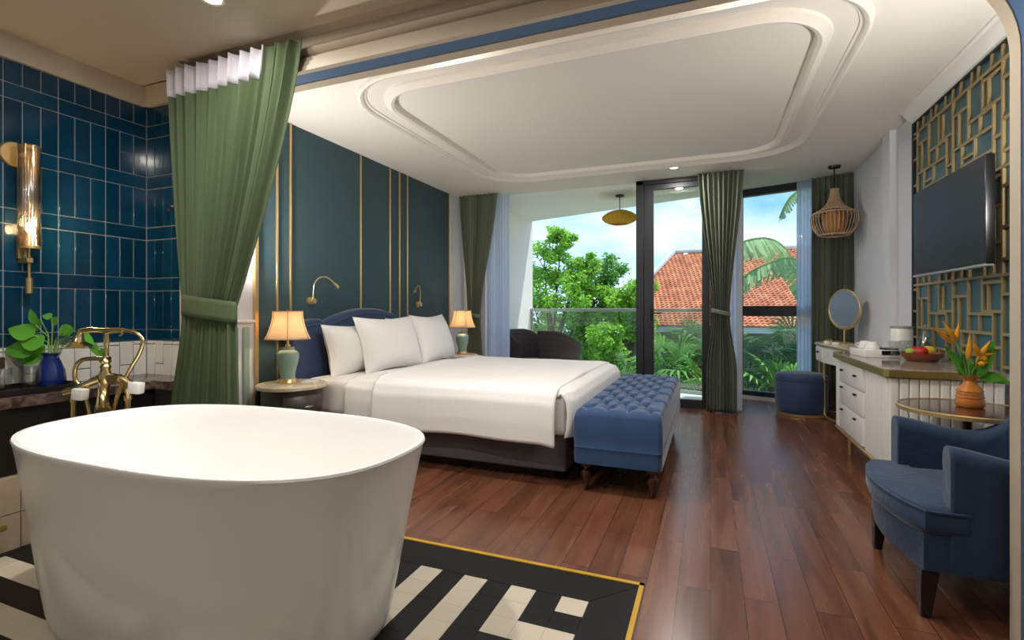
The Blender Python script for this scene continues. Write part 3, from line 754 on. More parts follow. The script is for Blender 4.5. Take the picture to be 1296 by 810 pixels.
# (offset right, offset up, leaf dir right, up, width)
lr = Vector((.93, .37, 0)) * 1.0   # camera right in plan
pos = [((-.05, .03), (-.24, .05), .13), ((-.07, .10), (-.20, .16), .10), ((-.04, -.01), (-.20, .0), .12), ((-.06, .16), (-.075, .26), .045), ((-.06, .19), (-.08, .13), .03), ((.02, .16), (.045, .21), .05), ((.03, .2), (-.01, .215), .04),
       ((.10, .10), (.06, .17), .07), ((.09, .12), (.15, .16), .07), ((.14, .10), (.22, .11), .08), ((.19, .09), (.27, .055), .06), ((.24, .06), (.29, -.0), .04), ((.12, .07), (.2, .06), .07), ((.26, .03), (.265, -.05), .035), ((-.02, .05), (-.13, .09), .1)]
for k, ((a, z), (a2, z2), w) in enumerate(pos):
    dd = Vector((-.3, .9, 0)) * random.uniform(-.03, .03)
    p = c0 + lr * a + Vector((0, 0, z)) + dd; q = c0 + lr * a2 + Vector((0, 0, z2)) + dd * 1.5
    st.tube([c0 + Vector((0, 0, -.08)), c0 + lr * a * .25 + Vector((0, 0, z * .45 + .02)), p], .0028, 6)
    leaf(lf, p, q, w, .15, up=Vector((.35, -.75, .45)), heart=True)
st.build('stem', 'stem', pl, at=AT); lf.build('leaves', 'pothos', pl, at=AT, fixn=False)

# wall sconce on tiles: plate center (10,193)px.. bulb (30,290)
sx = XT + .075; sy = 1.575
sc = thing('wall_sconce', 'brass wall sconce with ribbed glass tube glowing on blue tiles', 'wall lamp', (XT + .006, sy, 1.75))
AT = (XT + .006, sy, 1.75)
b = MB(); b.lathe([(0, .014), (.062, .014), (.068, .006), (.068, 0)], n=40, M4=Matrix.Translation((XT + .006, sy - .035, 2.0)) @ Matrix.Rotation(radians(90), 4, 'Y')); b.tube([(XT + .01, sy - .02, 2.0), (sx, sy, 2.0)], .012, 12)
b.build('wall_plate', 'gold', sc, at=AT)
b = MB(); b.lathe([(.044, 1.50), (.044, 2.05)], c=(sx, sy, 0), n=72, cap=False, fl=24, fa=.06); b.build('glass_tube', 'rib_glass', sc, at=AT, solid=.004)
b = MB(); b.tube([(sx, sy, 1.31), (sx, sy, 1.50), (sx, sy, 1.54)], [.007, .007, .02], 12); b.tube([(sx, sy, 1.49), (sx, sy, 1.565)], .024, 18); b.tube([(sx, sy, 1.24), (sx, sy, 1.325)], .0155, 16)
b.box(XT + .006, sy - .02, 1.405, sx + .025, sy + .008, 1.435, .003, 1); b.box(XT + .006, sy - .028, 1.43, XT + .03, sy + .012, 1.56, .003, 1); b.tube([(sx, sy, 1.485), (sx, sy, 1.50)], .046, 28)
b.build('stem', 'gold', sc, at=AT)
b = MB(); b.tube([(sx, sy, 2.05), (sx, sy, 2.04), (sx, sy, 2.039), (sx, sy, 1.62)], [.014, .014, .003, .003], 10); b.build('rod', 'gold', sc, at=AT)
b = MB(); b.sphere((sx, sy, 1.60), .017, (1, 1, 1.7)); b.build('bulb', 'bulb', sc, at=AT)
# little wall hook/shower on back wall
b = MB(); b.tube([(-3.28, YB - .007, 1.83), (-3.28, YB - .05, 1.83), (-3.23, YB - .07, 1.79)], .008, 8); b.tube([(-3.28, YB - .006, 1.83), (-3.28, YB - .014, 1.83)], .022, 16)
o = b.build('robe_hook', 'chrome', at=(-3.28, YB - .03, 1.82)); tag(o, 'small chrome robe hook on the dark blue tiles beside the curtain', 'hook')

# ------------------------------------------------------------------ bed
bed = thing('bed', 'wide bed with curved navy velvet headboard and charcoal base', 'bed', (-2.0, 4.08, 0))
AT = bed.location
b = MB(); b.box(-3.08, 3.19, .075, -.885, 4.97, .315, .02, 3); b.build('bed_base', 'grey_fabric', bed, at=AT)
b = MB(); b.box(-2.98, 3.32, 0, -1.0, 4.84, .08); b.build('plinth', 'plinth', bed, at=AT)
b = MB(); b.box(-3.07, 3.16, .315, -.875, 5.0, .595, .06, 5); b.build('mattress', 'linen', bed, at=AT)
def hb_top(y):
    y0, y1 = 3.10, 5.06; c = (y0 + y1) / 2; d = abs(y - c)
    if d < .62: return 1.03 + .136 * cos(d / .62 * pi / 2) ** .8
    k = (d - .62) / (.98 - .62); return 1.03 + .045 * smooth(k / .12) - .05 * k ** 2.2
b = MB(); n = 90; ys = [lerp(3.10, 5.06, i / n) for i in range(n + 1)]
x0, x1 = XL + .02, XL + .13
vs = []
for y in ys:
    zt = hb_top(y); r = .03
    vs += [(x0, y, .1), (x0, y, zt - .01), (x0 + .02, y, zt), (x1 - .035, y, zt), (x1 - .01, y, zt - .012), (x1, y, zt - .04), (x1, y, .1)]
fs = [[i * 7 + k, i * 7 + k + 1, (i + 1) * 7 + k + 1, (i + 1) * 7 + k] for i in range(n) for k in range(6)] + [list(range(7)), [n * 7 + k for k in range(7)][::-1]]
b.add(vs, fs, True); hb = b.build('headboard', 'blue_velvet', bed, at=AT)
b = MB()
b.tube([(x1 + .002, y, hb_top(y) - .05) for y in ys if 3.14 < y < 5.02], .007, 8)
for s_ in (-1, 1):
    b.tube([(x1 + .003, 4.08 + s_ * .62, hb_top(4.08 + s_ * .62) - .04), (x1 + .003, 4.08 + s_ * .63, .9), (x1 + .003, 4.08 + s_ * .63, .6)], .006, 6)
b.build('piping', 'blue_velvet', hb, at=AT)

# duvet
dz = .632
def duv(u, v):      # u along x, v across y (draped both sides)
    x = lerp(-2.34, -.93, u)
    segs = [(3.095, .275), (3.09, .40), (3.095, .53), (3.12, .59), (3.17, .622), (3.26, dz)] + [(lerp(3.4, 4.78, k / 8), dz + .014 * sin(pi * k / 8)) for k in range(9)] + [(4.92, dz - .004), (5.0, .60), (5.04, .55), (5.05, .4), (5.05, .3)]
    f = v * (len(segs) - 1); i = min(int(f), len(segs) - 2); t = f - i
    y = lerp(segs[i][0], segs[i + 1][0], t); z = lerp(segs[i][1], segs[i + 1][1], t)
    nz = mnoise.noise(Vector((x * 2.2, y * 2.2, z * 2))) * .012
    side = 1 if v < .22 else 0
    if side: y -= .012 * sin(x * 5 + 1) * (1 - v / .22) + .010 * (1 - v / .22); z += .012 * (1 - v / .22) * sin(x * 3.3) - .02 * (1 - v / .22) * (u) * 0
    endw = smooth((u - .93) / .07) * .010
    return (x + nz * .3, y, z + nz - endw + .012 * exp(-((u) / .03) ** 2))
b = MB(); b.grid(duv, 80, 120); 
du = thing('duvet', 'smooth white duvet spread over the bed and hanging over its near side', 'bedding', (-1.6, 4.08, dz))
b.build('cover', 'linen', du, at=du.location, solid=.03)
def foot(u, v):     # soft foot end dropping behind the bench
    y = lerp(3.155, 5.0, u)
    seg = [(-1.25, .622), (-1.05, .628), (-.93, .622), (-.86, .60), (-.825, .55), (-.815, .48), (-.82, .36), (-.835, .315)]
    f = v * 7; i = min(int(f), 6); t = f - i; x = lerp(seg[i][0], seg[i + 1][0], t); z = lerp(seg[i][1], seg[i + 1][1], t)
    e = max(0, abs(u - .5) * 2 - .90) / .10; x -= .05 * e * e; z -= .03 * e * e * (1 if v < .4 else 0)
    return (x, y, z + .006 * sin(pi * u))
b = MB(); b.grid(foot, 60, 28); b.build('foot_drop', 'linen', du, at=du.location, solid=.012)
b = MB()
def sheetf(u, v):
    x = lerp(-2.64, -2.33, u)
    seg = [(3.125, .31), (3.12, .45), (3.13, .55), (3.17, .60), (3.26, .612)] + [(lerp(3.4, 4.8, k / 6), .614) for k in range(7)] + [(5.0, .59), (5.03, .5), (5.03, .35)]
    f = v * (len(seg) - 1); i = min(int(f), len(seg) - 2); t = f - i
    return (x + .02 * (1 - v) * u, lerp(seg[i][0], seg[i + 1][0], t), lerp(seg[i][1], seg[i + 1][1], t) + .004 * sin(v * 20 + u * 3))
b.grid(sheetf, 14, 90); o = b.build('top_sheet', 'linen', solid=.012, at=(-2.48, 4.08, .61)); tag(o, 'turned down white top sheet between pillows and duvet edge', 'bedding')

def pillow(name, label, c, w, h, th, yaw, tilt, group, roll=0):
    b = MB(); n = 30
    def f(sgn):
        def fn(u, v):
            x = (u - .5) * 2; y = (v - .5) * 2
            pinch = 1 - .07 * (1 - x * x) * 0
            ex = x * w / 2 * (1 - .10 * (1 - abs(y) ** 1.6) * abs(x)); ey = y * h / 2 * (1 - .12 * (1 - abs(x) ** 1.6) * abs(y))
            t = th / 2 * (max(0, 1 - abs(x) ** 2.6) * max(0, 1 - abs(y) ** 2.6)) ** .62
            t *= 1 + .10 * mnoise.noise(Vector((x * 1.6 + c[1] * 3, y * 1.6, c[0])))
            return (sgn * t, ex, ey + h / 2)
        return fn
    b.grid(f(1), n, n); b.grid(f(-1), n, n)
    R = Matrix.Rotation(yaw, 4, 'Z') @ Matrix.Rotation(tilt, 4, 'Y') @ Matrix.Rotation(roll, 4, 'X')
    b.xform(R); o = b.build('pillow', 'linen', weld=True); o.location = c; tag(o, label, 'pillow', group)
    return o
g = 'white pillows against the headboard'
pillow('pillow', 'white pillow leaning on the headboard at the lamp side, behind the others', (-2.93, 3.70, .57), .78, .47, .25, 0, radians(-14), g)
pillow('pillow', 'white pillow at back mostly hidden behind the two front ones', (-2.93, 4.60, .59), .78, .49, .20, 0, radians(-14), g)
pillow('pillow', 'plump white pillow in front, left one of the front pair', (-2.72, 3.95, .585), .80, .53, .27, radians(-7), radians(-18), g)
pillow('pillow', 'white pillow in front with raised corner, right one of the front pair', (-2.72, 4.76, .585), .84, .54, .26, radians(6), radians(-18), g)

# ------------------------------------------------------------------ tufted bench
BX0, BX1, BY0, BY1 = -.80, -.27, 3.08, 4.98
bn = thing('bench', 'long blue velvet button tufted bench on turned dark legs at bed foot', 'bench', ((BX0 + BX1) / 2, (BY0 + BY1) / 2, 0)); AT = bn.location
tufts = []
NX, NY = 4, 11
for j in range(NY):
    for i in range(NX if j % 2 == 0 else NX - 1):
        tufts.append((lerp(BX0 + .07, BX1 - .07, (i + (0 if j % 2 == 0 else .5)) / (NX - 1)), lerp(BY0 + .13, BY1 - .13, j / (NY - 1))))
sxp = (BX1 - BX0 - .14) / (NX - 1); syp = (BY1 - BY0 - .26) / (NY - 1)
def bench_top(u, v):
    x = lerp(BX0, BX1, u); y = lerp(BY0, BY1, v)
    dx = min(x - BX0, BX1 - x); dy = min(y - BY0, BY1 - y)
    z = .53
    for d_ in (dx, dy):
        if d_ < .045: z -= .045 * (1 - sqrt(max(0, 1 - (1 - d_ / .045) ** 2)))
    m = min((x - a) ** 2 + (y - c) ** 2 for a, c in tufts)
    z -= .036 * exp(-m / .0012)
    # diagonal creases
    a = (x - BX0 - .07) / sxp; c = (y - BY0 - .13) / (syp * 1.0) 
    p = (a + c * .5) ; q = (a - c * .5)
    fp_ = abs(p - round(p)); fq = abs(q - round(q))
    cr = exp(-(fp_ / .08) ** 2) + exp(-(fq / .08) ** 2)
    # pulled folds running to the sides
    if dx < .07: cr = exp(-((c - round(c / 2) * 2) / .16) ** 2) * .8
    if dy < .13: cr = exp(-((a - round(a)) / .1) ** 2) * .7 * min(1, dy / .05)
    z -= .024 * min(1.15, cr)
    return (x, y, z)
b = MB(); b.grid(bench_top, 80, 260)
b.build('tufted_seat', 'bench_blue', bn, at=AT)
b = MB(); 
def side_ring(z, d, n=10): return rr(BX0 - d, BX1 + d, BY0 - d, BY1 + d, .035, z, n)
L_ = [side_ring(z, d) for z, d in ((.49, .0), (.45, .006), (.35, .009), (.295, .004), (.288, .007), (.28, .004), (.24, .006), (.185, .002), (.183, -.03))]
n = len(L_[0]); vs = [p for l in L_ for p in l]; fs = [[j * n + i, j * n + (i + 1) % n, (j + 1) * n + (i + 1) % n, (j + 1) * n + i] for j in range(len(L_) - 1) for i in range(n)]
fs.append([(len(L_) - 1) * n + i for i in range(n)]); b.add(vs, fs, True); b.build('upholstered_side', 'bench_blue', bn, at=AT)
for (x, y) in tufts:
    b = MB(); b.sphere((x, y, bench_top((x - BX0) / (BX1 - BX0), (y - BY0) / (BY1 - BY0))[2] + .002), .010, (1, 1, .5), 10, 6); b.build('button', 'bench_blue', bn, at=AT)
lp = [(.0, 0), (.012, 0), (.014, .02), (.02, .035), (.016, .045), (.03, .085), (.034, .105), (.026, .125), (.016, .135), (.018, .145), (.036, .155), (.038, .185)]
for y in (BY0 + .07, (BY0 + BY1) / 2, BY1 - .07):
    for x in (BX0 + .06, BX1 - .06):
        b = MB(); b.lathe(lp, c=(x, y, 0), n=20); b.build('leg', 'dark_wood', bn, at=AT)

# ------------------------------------------------------------------ nightstands and lamps
def nightstand(loc, label):
    t = thing('nightstand', label, 'nightstand', loc, 0, 'round bedside tables')
    b = MB(); b.lathe([(0, .555), (.235, .555), (.25, .562), (.25, .583), (.243, .59), (0, .59)], n=56); b.build('tabletop', 'marble_cream', t)
    b = MB(); b.lathe([(0, .06), (.205, .06), (.215, .07), (.215, .545), (.21, .555), (0, .555)], n=48); b.build('body', 'cab_dark', t)
    for z in (.10, .33):
        b = MB()
        def fd(u, v): a = radians(lerp(-62, 28, u)); return (.219 * cos(a), .219 * sin(a), lerp(z, z + .2, v))
        b.grid(fd, 16, 2); dr = b.build('drawer', 'cab_dark', t, solid=.008)
        b = MB(); a = radians(-17); b.tube([(.23 * cos(a) , .23 * sin(a), z + .11), (.25 * cos(a), .25 * sin(a), z + .11)], .01, 10); b.box(-.006, -.03, -.005, .006, .03, .005, .003, 1, M4=Matrix.Translation((.248 * cos(a), .248 * sin(a), z + .11)) @ Matrix.Rotation(a, 4, 'Z'))
        b.build('handle', 'silver', dr)
    for k in range(3):
        a = 2 * pi * k / 3 + .4; b = MB(); b.tube([(.17 * cos(a), .17 * sin(a), 0), (.17 * cos(a), .17 * sin(a), .06)], .014, 10); b.build('foot', 'black', t)
    return t
def bed_lamp(loc, rz, label):
    t = thing('table_lamp', label, 'table lamp', loc, rz, 'ceramic bedside lamps')
    b = MB(); b.lathe([(0, 0), (.072, 0), (.074, .008), (.064, .022), (.06, .035), (0, .035)], n=32); b.build('base', 'gold', t)
    b = MB(); b.lathe([(0, .034), (.054, .035), (.053, .06), (.062, .11), (.077, .16), (.083, .20), (.081, .225), (.068, .245), (.05, .254), (.048, .27), (.05, .274), (0, .276)], n=36); b.build('body', 'celadon', t)
    b = MB(); b.tube([(0, 0, .274), (0, 0, .30), (0, 0, .345)], [.012, .01, .008], 12); b.tube([(0, 0, .28), (0, 0, .292)], .018, 16); b.tube([(0, 0, .30), (0, 0, .56)], .004, 8); b.build('stem', 'gold', t)
    b = MB(); pr = []
    for k in range(13):
        s_ = k / 12; pr.append((.108 + .062 * (1 - s_) ** 1.9 + .004 * s_, .335 + .215 * s_))
    n = 6; 
    def hexr(a):    # softly six sided outline
        return 1 - .045 * (1 - cos(6 * a)) / 2
    vs = []; N_ = 72
    for (r, z) in pr:
        for i in range(N_):
            a = 2 * pi * i / N_; vs.append((r * hexr(a) * cos(a), r * hexr(a) * sin(a), z))
    fs = [[j * N_ + i, j * N_ + (i + 1) % N_, (j + 1) * N_ + (i + 1) % N_, (j + 1) * N_ + i] for j in range(12) for i in range(N_)]
    b.add(vs, fs, True); sh = b.build('lamp_shade', 'shade', t, solid=.0015)
    b = MB()
    for k in range(6):
        a = 2 * pi * k / 6; b.tube([((r + .001) * cos(a), (r + .001) * sin(a), z) for r, z in pr], .0022, 6)
    for r, z in (pr[0], pr[-1]): b.tube([((r + .001) * hexr(2 * pi * i / 36) * cos(2 * pi * i / 36), (r + .001) * hexr(2 * pi * i / 36) * sin(2 * pi * i / 36), z) for i in range(36)], .0025, 6, closed=True)
    b.build('seam', 'seam', sh)
    b = MB(); b.sphere((0, 0, .43), .024, (1, 1, 1.3)); b.build('bulb', 'bulb', t)
    return t
nightstand((-2.97, 2.93, 0), 'round cream topped bedside table between tub and bed')
nightstand((-2.95, 5.60, 0), 'round bedside table on the window side of the bed')
bed_lamp((-3.01, 2.93, .59), radians(15), 'celadon ceramic lamp with cream shade, on the bedside table nearest the tub')
bed_lamp((-2.92, 5.66, .59), radians(15), 'celadon ceramic lamp with cream shade, near the window curtain')
b = MB(); R = Matrix.Translation((-2.85, 2.99, .597)) @ Matrix.Rotation(radians(25), 4, 'Z'); b.box(-.05, -.07, -.006, .05, .07, .006, .002, 1, M4=R); b.box(-.045, -.065, .006, .045, .065, .009, 0, 1, M4=R)
o = b.build('notepad', 'paper', at=(-2.85, 2.99, .591)); tag(o, 'small notepad lying beside the left bedside lamp', 'notepad')

def reading_light(y, z, s_, label):
    t = thing('reading_light', label, 'wall lamp', (XL, y, z), 0, 'brass reading lights above the headboard')
    b = MB(); b.lathe([(.034, 0), (.034, .022), (.03, .026), (0, .026)], n=28, M4=Matrix.Rotation(radians(90), 4, 'Y')); b.tube([(.02, 0, 0), (.055, 0, 0)], .014, 12); b.lathe([(.0, 0), (.024, 0), (.024, .01), (0, .01)], n=20, M4=Matrix.Translation((.052, 0, 0)) @ Matrix.Rotation(radians(90), 4, 'Y')); b.build('wall_plate', 'gold', t)
    P = [(.045, 0, .03), (.05, .0, .10), (.055, s_ * .01, .16), (.07, s_ * .05, .205), (.085, s_ * .11, .215), (.10, s_ * .16, .19), (.105, s_ * .19, .165)]
    Q = [Vector(P[0])]
    for i in range(len(P) - 1):
        for k in range(1, 5):
            a = Vector(P[max(i - 1, 0)]); p = Vector(P[i]); q = Vector(P[i + 1]); c = Vector(P[min(i + 2, len(P) - 1)]); u = k / 4
            Q.append(.5 * ((2 * p) + (q - a) * u + (2 * a - 5 * p + 4 * q - c) * u * u + (3 * p - a - 3 * q + c) * u ** 3))
    b = MB(); b.tube(Q, .0055, 8); b.tube([(.045, 0, 0), (.045, 0, .035)], .008, 8); b.build('gooseneck', 'gold', t)
    b = MB(); e = Vector(P[-1]); dirv = (Vector(P[-1]) - Vector(P[-2])).normalized(); b.tube([e, e + dirv * .012, e + dirv * .06], [.008, .013, .015], 14); b.build('lamp_head', 'gold', t)
    return t
reading_light(3.40, 1.225, 1, 'gold gooseneck reading light on the wall left of the headboard arch, arm bent right')
reading_light(5.12, 1.215, -1, 'gold gooseneck reading light on the wall at the window side, arm bent left')

# ------------------------------------------------------------------ pouf
t = thing('pouf', 'round navy velvet pouf with gold base ring under the dressing table', 'stool', (.93, 6.30, 0))
b = MB(); b.lathe([(0, .03), (.235, .03), (.25, .05), (.256, .12), (.256, .37), (.25, .385), (.255, .395), (.25, .43), (.225, .452), (.15, .462), (0, .466)], n=56, fl=28, fa=.004); b.build('cushion', 'blue_velvet', t)
b = MB(); b.lathe([(0, 0), (.235, 0), (.24, .005), (.24, .03), (0, .03)], n=48); b.build('base_ring', 'gold', t)
b = MB(); b.tube([(.257 * cos(2 * pi * i / 48), .257 * sin(2 * pi * i / 48), .388) for i in range(48)], .005, 6, closed=True); b.build('piping', 'blue_velvet', t)

# ------------------------------------------------------------------ dressing table + mirror
dt = thing('dressing_table', 'slim white dressing table with gold sled legs by the window corner', 'dressing table', (1.3, 5.9, 0)); AT = dt.location
poly = [(1.18, 5.0), (1.435, 5.0), (1.435, 6.62), (1.20, 6.62), (1.12, 6.55), (1.08, 6.40), (1.08, 6.0), (1.12, 5.8)]
def inset(P, d): cx = sum(p[0] for p in P) / len(P); cy = sum(p[1] for p in P) / len(P); return [(x + (d if x < cx else -d * 0), y + (d if y < cy else -d)) for x, y in P]
b = MB(); b.prism(inset(poly, .01), .60, .765, False); b.build('body', 'cab_white', dt, at=AT)
b = MB(); b.prism(poly, .765, .79); b.build('tabletop', 'marble_cream', dt, at=AT)
b = MB(); b.prism(inset(poly, -.006)[:], .772, .783); b.build('edge_band', 'brass_edge', dt, at=AT)
b = MB(); b.box(1.082, 6.04, .625, 1.094, 6.36, .745, .002, 1); dr = b.build('drawer', 'cab_white', dt, at=AT)
b = MB(); b.sphere((1.07, 6.20, .70), .013); b.tube([(1.07, 6.2, .70), (1.085, 6.2, .70)], .005, 8); b.build('knob', 'black', dr, at=AT)
for (y0, y1) in ((6.14, 5.5), ):
    b = MB(); P = [(1.12, 6.14, .60), (1.12, 6.14, .06), (1.13, 6.12, .025), (1.15, 6.06, .012), (1.22, 5.86, .012), (1.40, 5.62, .012)]
    b.tube(P, .012, 10); b.build('leg', 'gold', dt, at=AT)
b = MB(); b.tube([(1.14, 6.50, .60), (1.14, 6.50, .012), (1.40, 6.5, .012), (1.40, 6.5, .60)], .012, 10); b.build('leg', 'gold', dt, at=AT)
b = MB(); b.tube([(1.24, 5.06, .60), (1.24, 5.06, .012), (1.40, 5.06, .012), (1.40, 5.06, .60)], .012, 10); b.build('leg', 'gold', dt, at=AT)
mr = thing('vanity_mirror', 'round tabletop mirror in a gold frame on the dressing table', 'mirror', (1.31, 6.18, .79), math.atan2(-.5, -.86))
Rm = Matrix.Translation((0, 0, .37)) @ Matrix.Rotation(radians(90), 4, 'Y')
b = MB(); b.lathe([(0, .006), (.193, .006), (.193, .0), (0, 0)], n=56, M4=Rm); b.build('mirror_glass', 'mirror', mr)
b = MB(); b.tube([(0.003, .2 * cos(2 * pi * i / 56), .37 + .2 * sin(2 * pi * i / 56)) for i in range(56)], .009, 10, closed=True)
b.tube([(0, .215 * cos(a), .37 + .215 * sin(a)) for a in [pi + pi * i / 24 for i in range(25)]], .006, 8)
b.lathe([(0, -.001), (.19, -.001), (.19, -.006), (0, -.006)], n=48, M4=Rm); b.build('frame', 'gold', mr)
b = MB(); b.tube([(0, 0, .0), (0, 0, .155)], .008, 10); b.lathe([(0, 0), (.075, 0), (.075, .008), (.0, .012)], n=32); b.build('stand', 'gold', mr)
for i, (x, y, r, lb) in enumerate([(1.17, 6.26, .03, 'small round lidded jar on the dressing table, left of the mirror foot'), (1.20, 6.02, .032, 'small round lidded jar on the dressing table, right of the mirror foot'), (1.22, 6.40, .026, 'small round lidded jar on the dressing table, nearest the sheer curtain')]):
    b = MB(); b.lathe([(0, 0), (r, 0), (r, .025), (0, .025)], n=20); o = b.build('jar', 'ceramic', at=None); o.location = (x, y, .7903); tag(o, lb, 'jar', 'jars on the dressing table')
    b = MB(); b.lathe([(0, .025), (r + .001, .025), (r + .001, .038), (0, .04)], n=20); b.build('lid', 'brass_edge', o)

# wicker pendant
t = thing('pendant_lamp', 'wicker cage pendant lamp hanging in front of the corner curtain', 'pendant lamp', (1.245, 6.30, CZ))
b = MB(); b.lathe([(0, -.022), (.055, -.022), (.062, -.006), (.062, 0)], n=28); b.build('canopy', 'black_wood', t)
b = MB(); b.tube([(0, 0, -.02), (0, 0, -.26)], .006, 8); b.build('cord', 'black', t)
prof = [(.035, -.245), (.04, -.30), (.055, -.36), (.085, -.42), (.14, -.47), (.20, -.505), (.222, -.55), (.22, -.61), (.195, -.68), (.16, -.73), (.135, -.75)]
cp = crom(prof, 4)
b = MB()
for k in range(36):
    a = 2 * pi * k / 36; b.tube([(r * cos(a), r * sin(a), z) for r, z in cp], .0036, 6)
for r, z in ((.037, -.25), (.058, -.37), (.14, -.472), (.205, -.51), (.137, -.748), (.15, -.742)):
    b.tube([(r * cos(2 * pi * i / 40), r * sin(2 * pi * i / 40), z) for i in range(40)], .007, 6, closed=True)
b.build('wicker_cage', 'wicker', t)
b = MB()
up = [(r - .006, z) for r, z in cp if z > -.475]
b.lathe(up, n=36, cap=False); b.build('woven_neck', 'wicker', t, solid=.003)
b = MB(); b.lathe([(.07, -.48), (.10, -.52), (.105, -.60), (.095, -.68), (.08, -.72)], n=36, cap=False); b.build('liner', 'wicker_inner', t, solid=.002)
b = MB(); b.sphere((0, 0, -.58), .03); b.build('bulb', 'ceramic', t)

# ------------------------------------------------------------------ sideboard
CX0, CY0, CY1 = .93, 3.45, 4.74
sb = thing('sideboard', 'white fluted sideboard with black knobs and marble top under the television', 'sideboard', (1.2, 4.1, 0)); AT = sb.location
b = MB(); b.box(CX0 + .03, CY0 + .03, .22, XR - .035, CY1 - .01, .765, .012, 2); b.build('body', 'cab_white', sb, at=AT)
b = MB(); b.box(CX0 + .01, CY0 + .01, .20, XR - .035, CY1, .222, .004, 1); b.build('base_trim', 'gold', sb, at=AT)
ft = MB(); w = .036
def flute(x, y, ax):
    if ax == 0: ft.box(x - .018, y - .0165, .225, x + .01, y + .0165, .76, .009, 3)
    else: ft.box(x - .022, y - .018, .225, x + .022, y + .01, .76, .009, 3)
y = CY0 + .05
while y < 3.93: flute(CX0 + .032, y, 0); y += w
ft.build('fluting', 'cab_white', sb, at=AT); ft = MB()
y = 4.60
while y < CY1 - .02: flute(CX0 + .032, y, 0); y += w
ft.build('fluting', 'cab_white', sb, at=AT); ft = MB()
x = CX0 + .05
while x < XR - .05: flute(x, CY0 + .032, 1); x += w * 1.3
ft.build('fluting', 'cab_white', sb, at=AT)
b = MB(); b.prism([(CX0, CY0 + .02), (CX0 + .02, CY0), (XR - .033, CY0), (XR - .033, CY1), (CX0, CY1)], .775, .81); b.build('top', 'worktop', sb, at=AT)
b = MB(); b.prism([(CX0 - .004, CY0 + .018), (CX0 + .018, CY0 - .004), (XR - .034, CY0 - .004), (XR - .034, CY1 - .001), (CX0 - .004, CY1 - .001)], .766, .804); b.build('brass_edge', 'brass_edge', sb, at=AT)
for z0, z1, kz in ((.60, .755, .69), (.43, .592, .56), (.235, .422, .39)):
    b = MB(); b.box(CX0 + .012, 3.965, z0, CX0 + .034, 4.585, z1, .004, 2); dr = b.build('drawer', 'cab_white', sb, at=AT)
    for y in (4.48, 4.11):
        b = MB(); b.tube([(CX0 + .015, y, kz), (CX0 - .004, y, kz)], .005, 8); b.tube([(CX0 - .002, y - .011, kz), (CX0 - .006, y, kz), (CX0 - .002, y + .011, kz)], [.009, .005, .009], 10); b.build('knob', 'black', dr, at=AT)
for x, y in ((CX0 + .10, 4.66), (CX0 + .10, 3.56), (XR - .12, 4.66), (XR - .12, 3.56)):
    b = MB(); b.tube([(x, y, 0), (x, y, .205)], [.013, .022], 14); b.build('leg', 'gold', sb, at=AT)

# things on the sideboard
ZT = .8105
tr = thing('tea_tray', 'white rectangular tea box with dark inset and cups on the sideboard', 'tray', (1.13, 4.36, ZT), radians(8))
b = MB(); b.box(-.12, -.11, 0, .10, .16, .055, .006, 2); b.build('box', 'ceramic', tr)
b = MB(); b.box(-.02, -.115, .02, .09, -.109, .05); b.build('inset', 'black', tr)
b = MB(); b.box(.0, -.09, .055, .095, .02, .066, .002, 1); b.build('dark_compartment', 'black_panel', tr)
def cup(loc, label):
    b = MB(); b.lathe([(.030, .052), (.034, .045), (.044, .02), (.047, .0), (.044, .0), (.040, .02), (.030, .042), (.0, .045)][::-1] , n=28, cap=False); o = b.build('teacup', 'ceramic'); o.location = loc
    b = MB(); b.tube([(-.04, 0, .035), (-.058, 0, .034), (-.062, 0, .018), (-.044, 0, .01)], .004, 8); b.build('cup_handle', 'ceramic', o)
    tag(o, label, 'cup', 'upturned cups on the tea box'); return o
cup((1.075, 4.44, ZT + .056), 'white porcelain cup upside down on the tea box, left one'); cup((1.09, 4.335, ZT + .056), 'white porcelain cup upside down on the tea box, right one')
t = thing('canister', 'tall white cylindrical canister with steel lid behind the cups', 'canister', (1.34, 4.585, ZT))
b = MB(); b.lathe([(0, 0), (.068, 0), (.07, .006), (.07, .195), (.067, .20), (0, .20)], n=44); b.build('body', 'ceramic', t)
b = MB(); b.lathe([(0, .2), (.072, .2), (.072, .212), (.06, .218), (0, .22)], n=44); b.build('lid', 'silver', t)
o = tumbler((1.20, 4.25, ZT), 'tall clear glass between the cups and the fruit bowl', .034, .12)
o = tumbler((1.30, 4.37, ZT), 'clear glass behind the fruit bowl beside the white canister', .034, .12)
b = MB(); b.lathe([(0, 0), (.045, 0), (.05, .008), (.046, .09), (.022, .17), (.014, .20), (.014, .235), (.018, .24), (.014, .24), (.011, .2), (.02, .165), (.042, .085), (.044, .01), (0, .008)], n=32, cap=False); o = b.build('carafe', 'vessel_glass'); o.location = (1.41, 4.36, ZT); tag(o, 'clear glass carafe against the lattice panel behind the fruit', 'carafe')
bw = (1.30, 4.08, ZT)
b = MB(); b.lathe([(0, 0), (.075, 0), (.085, .006), (.105, .03), (.115, .055), (.11, .055), (.098, .03), (.075, .014), (0, .012)], n=40, cap=False); o = b.build('fruit_bowl', 'bowl'); o.location = bw; tag(o, 'round carved wooden fruit bowl on the sideboard', 'bowl')
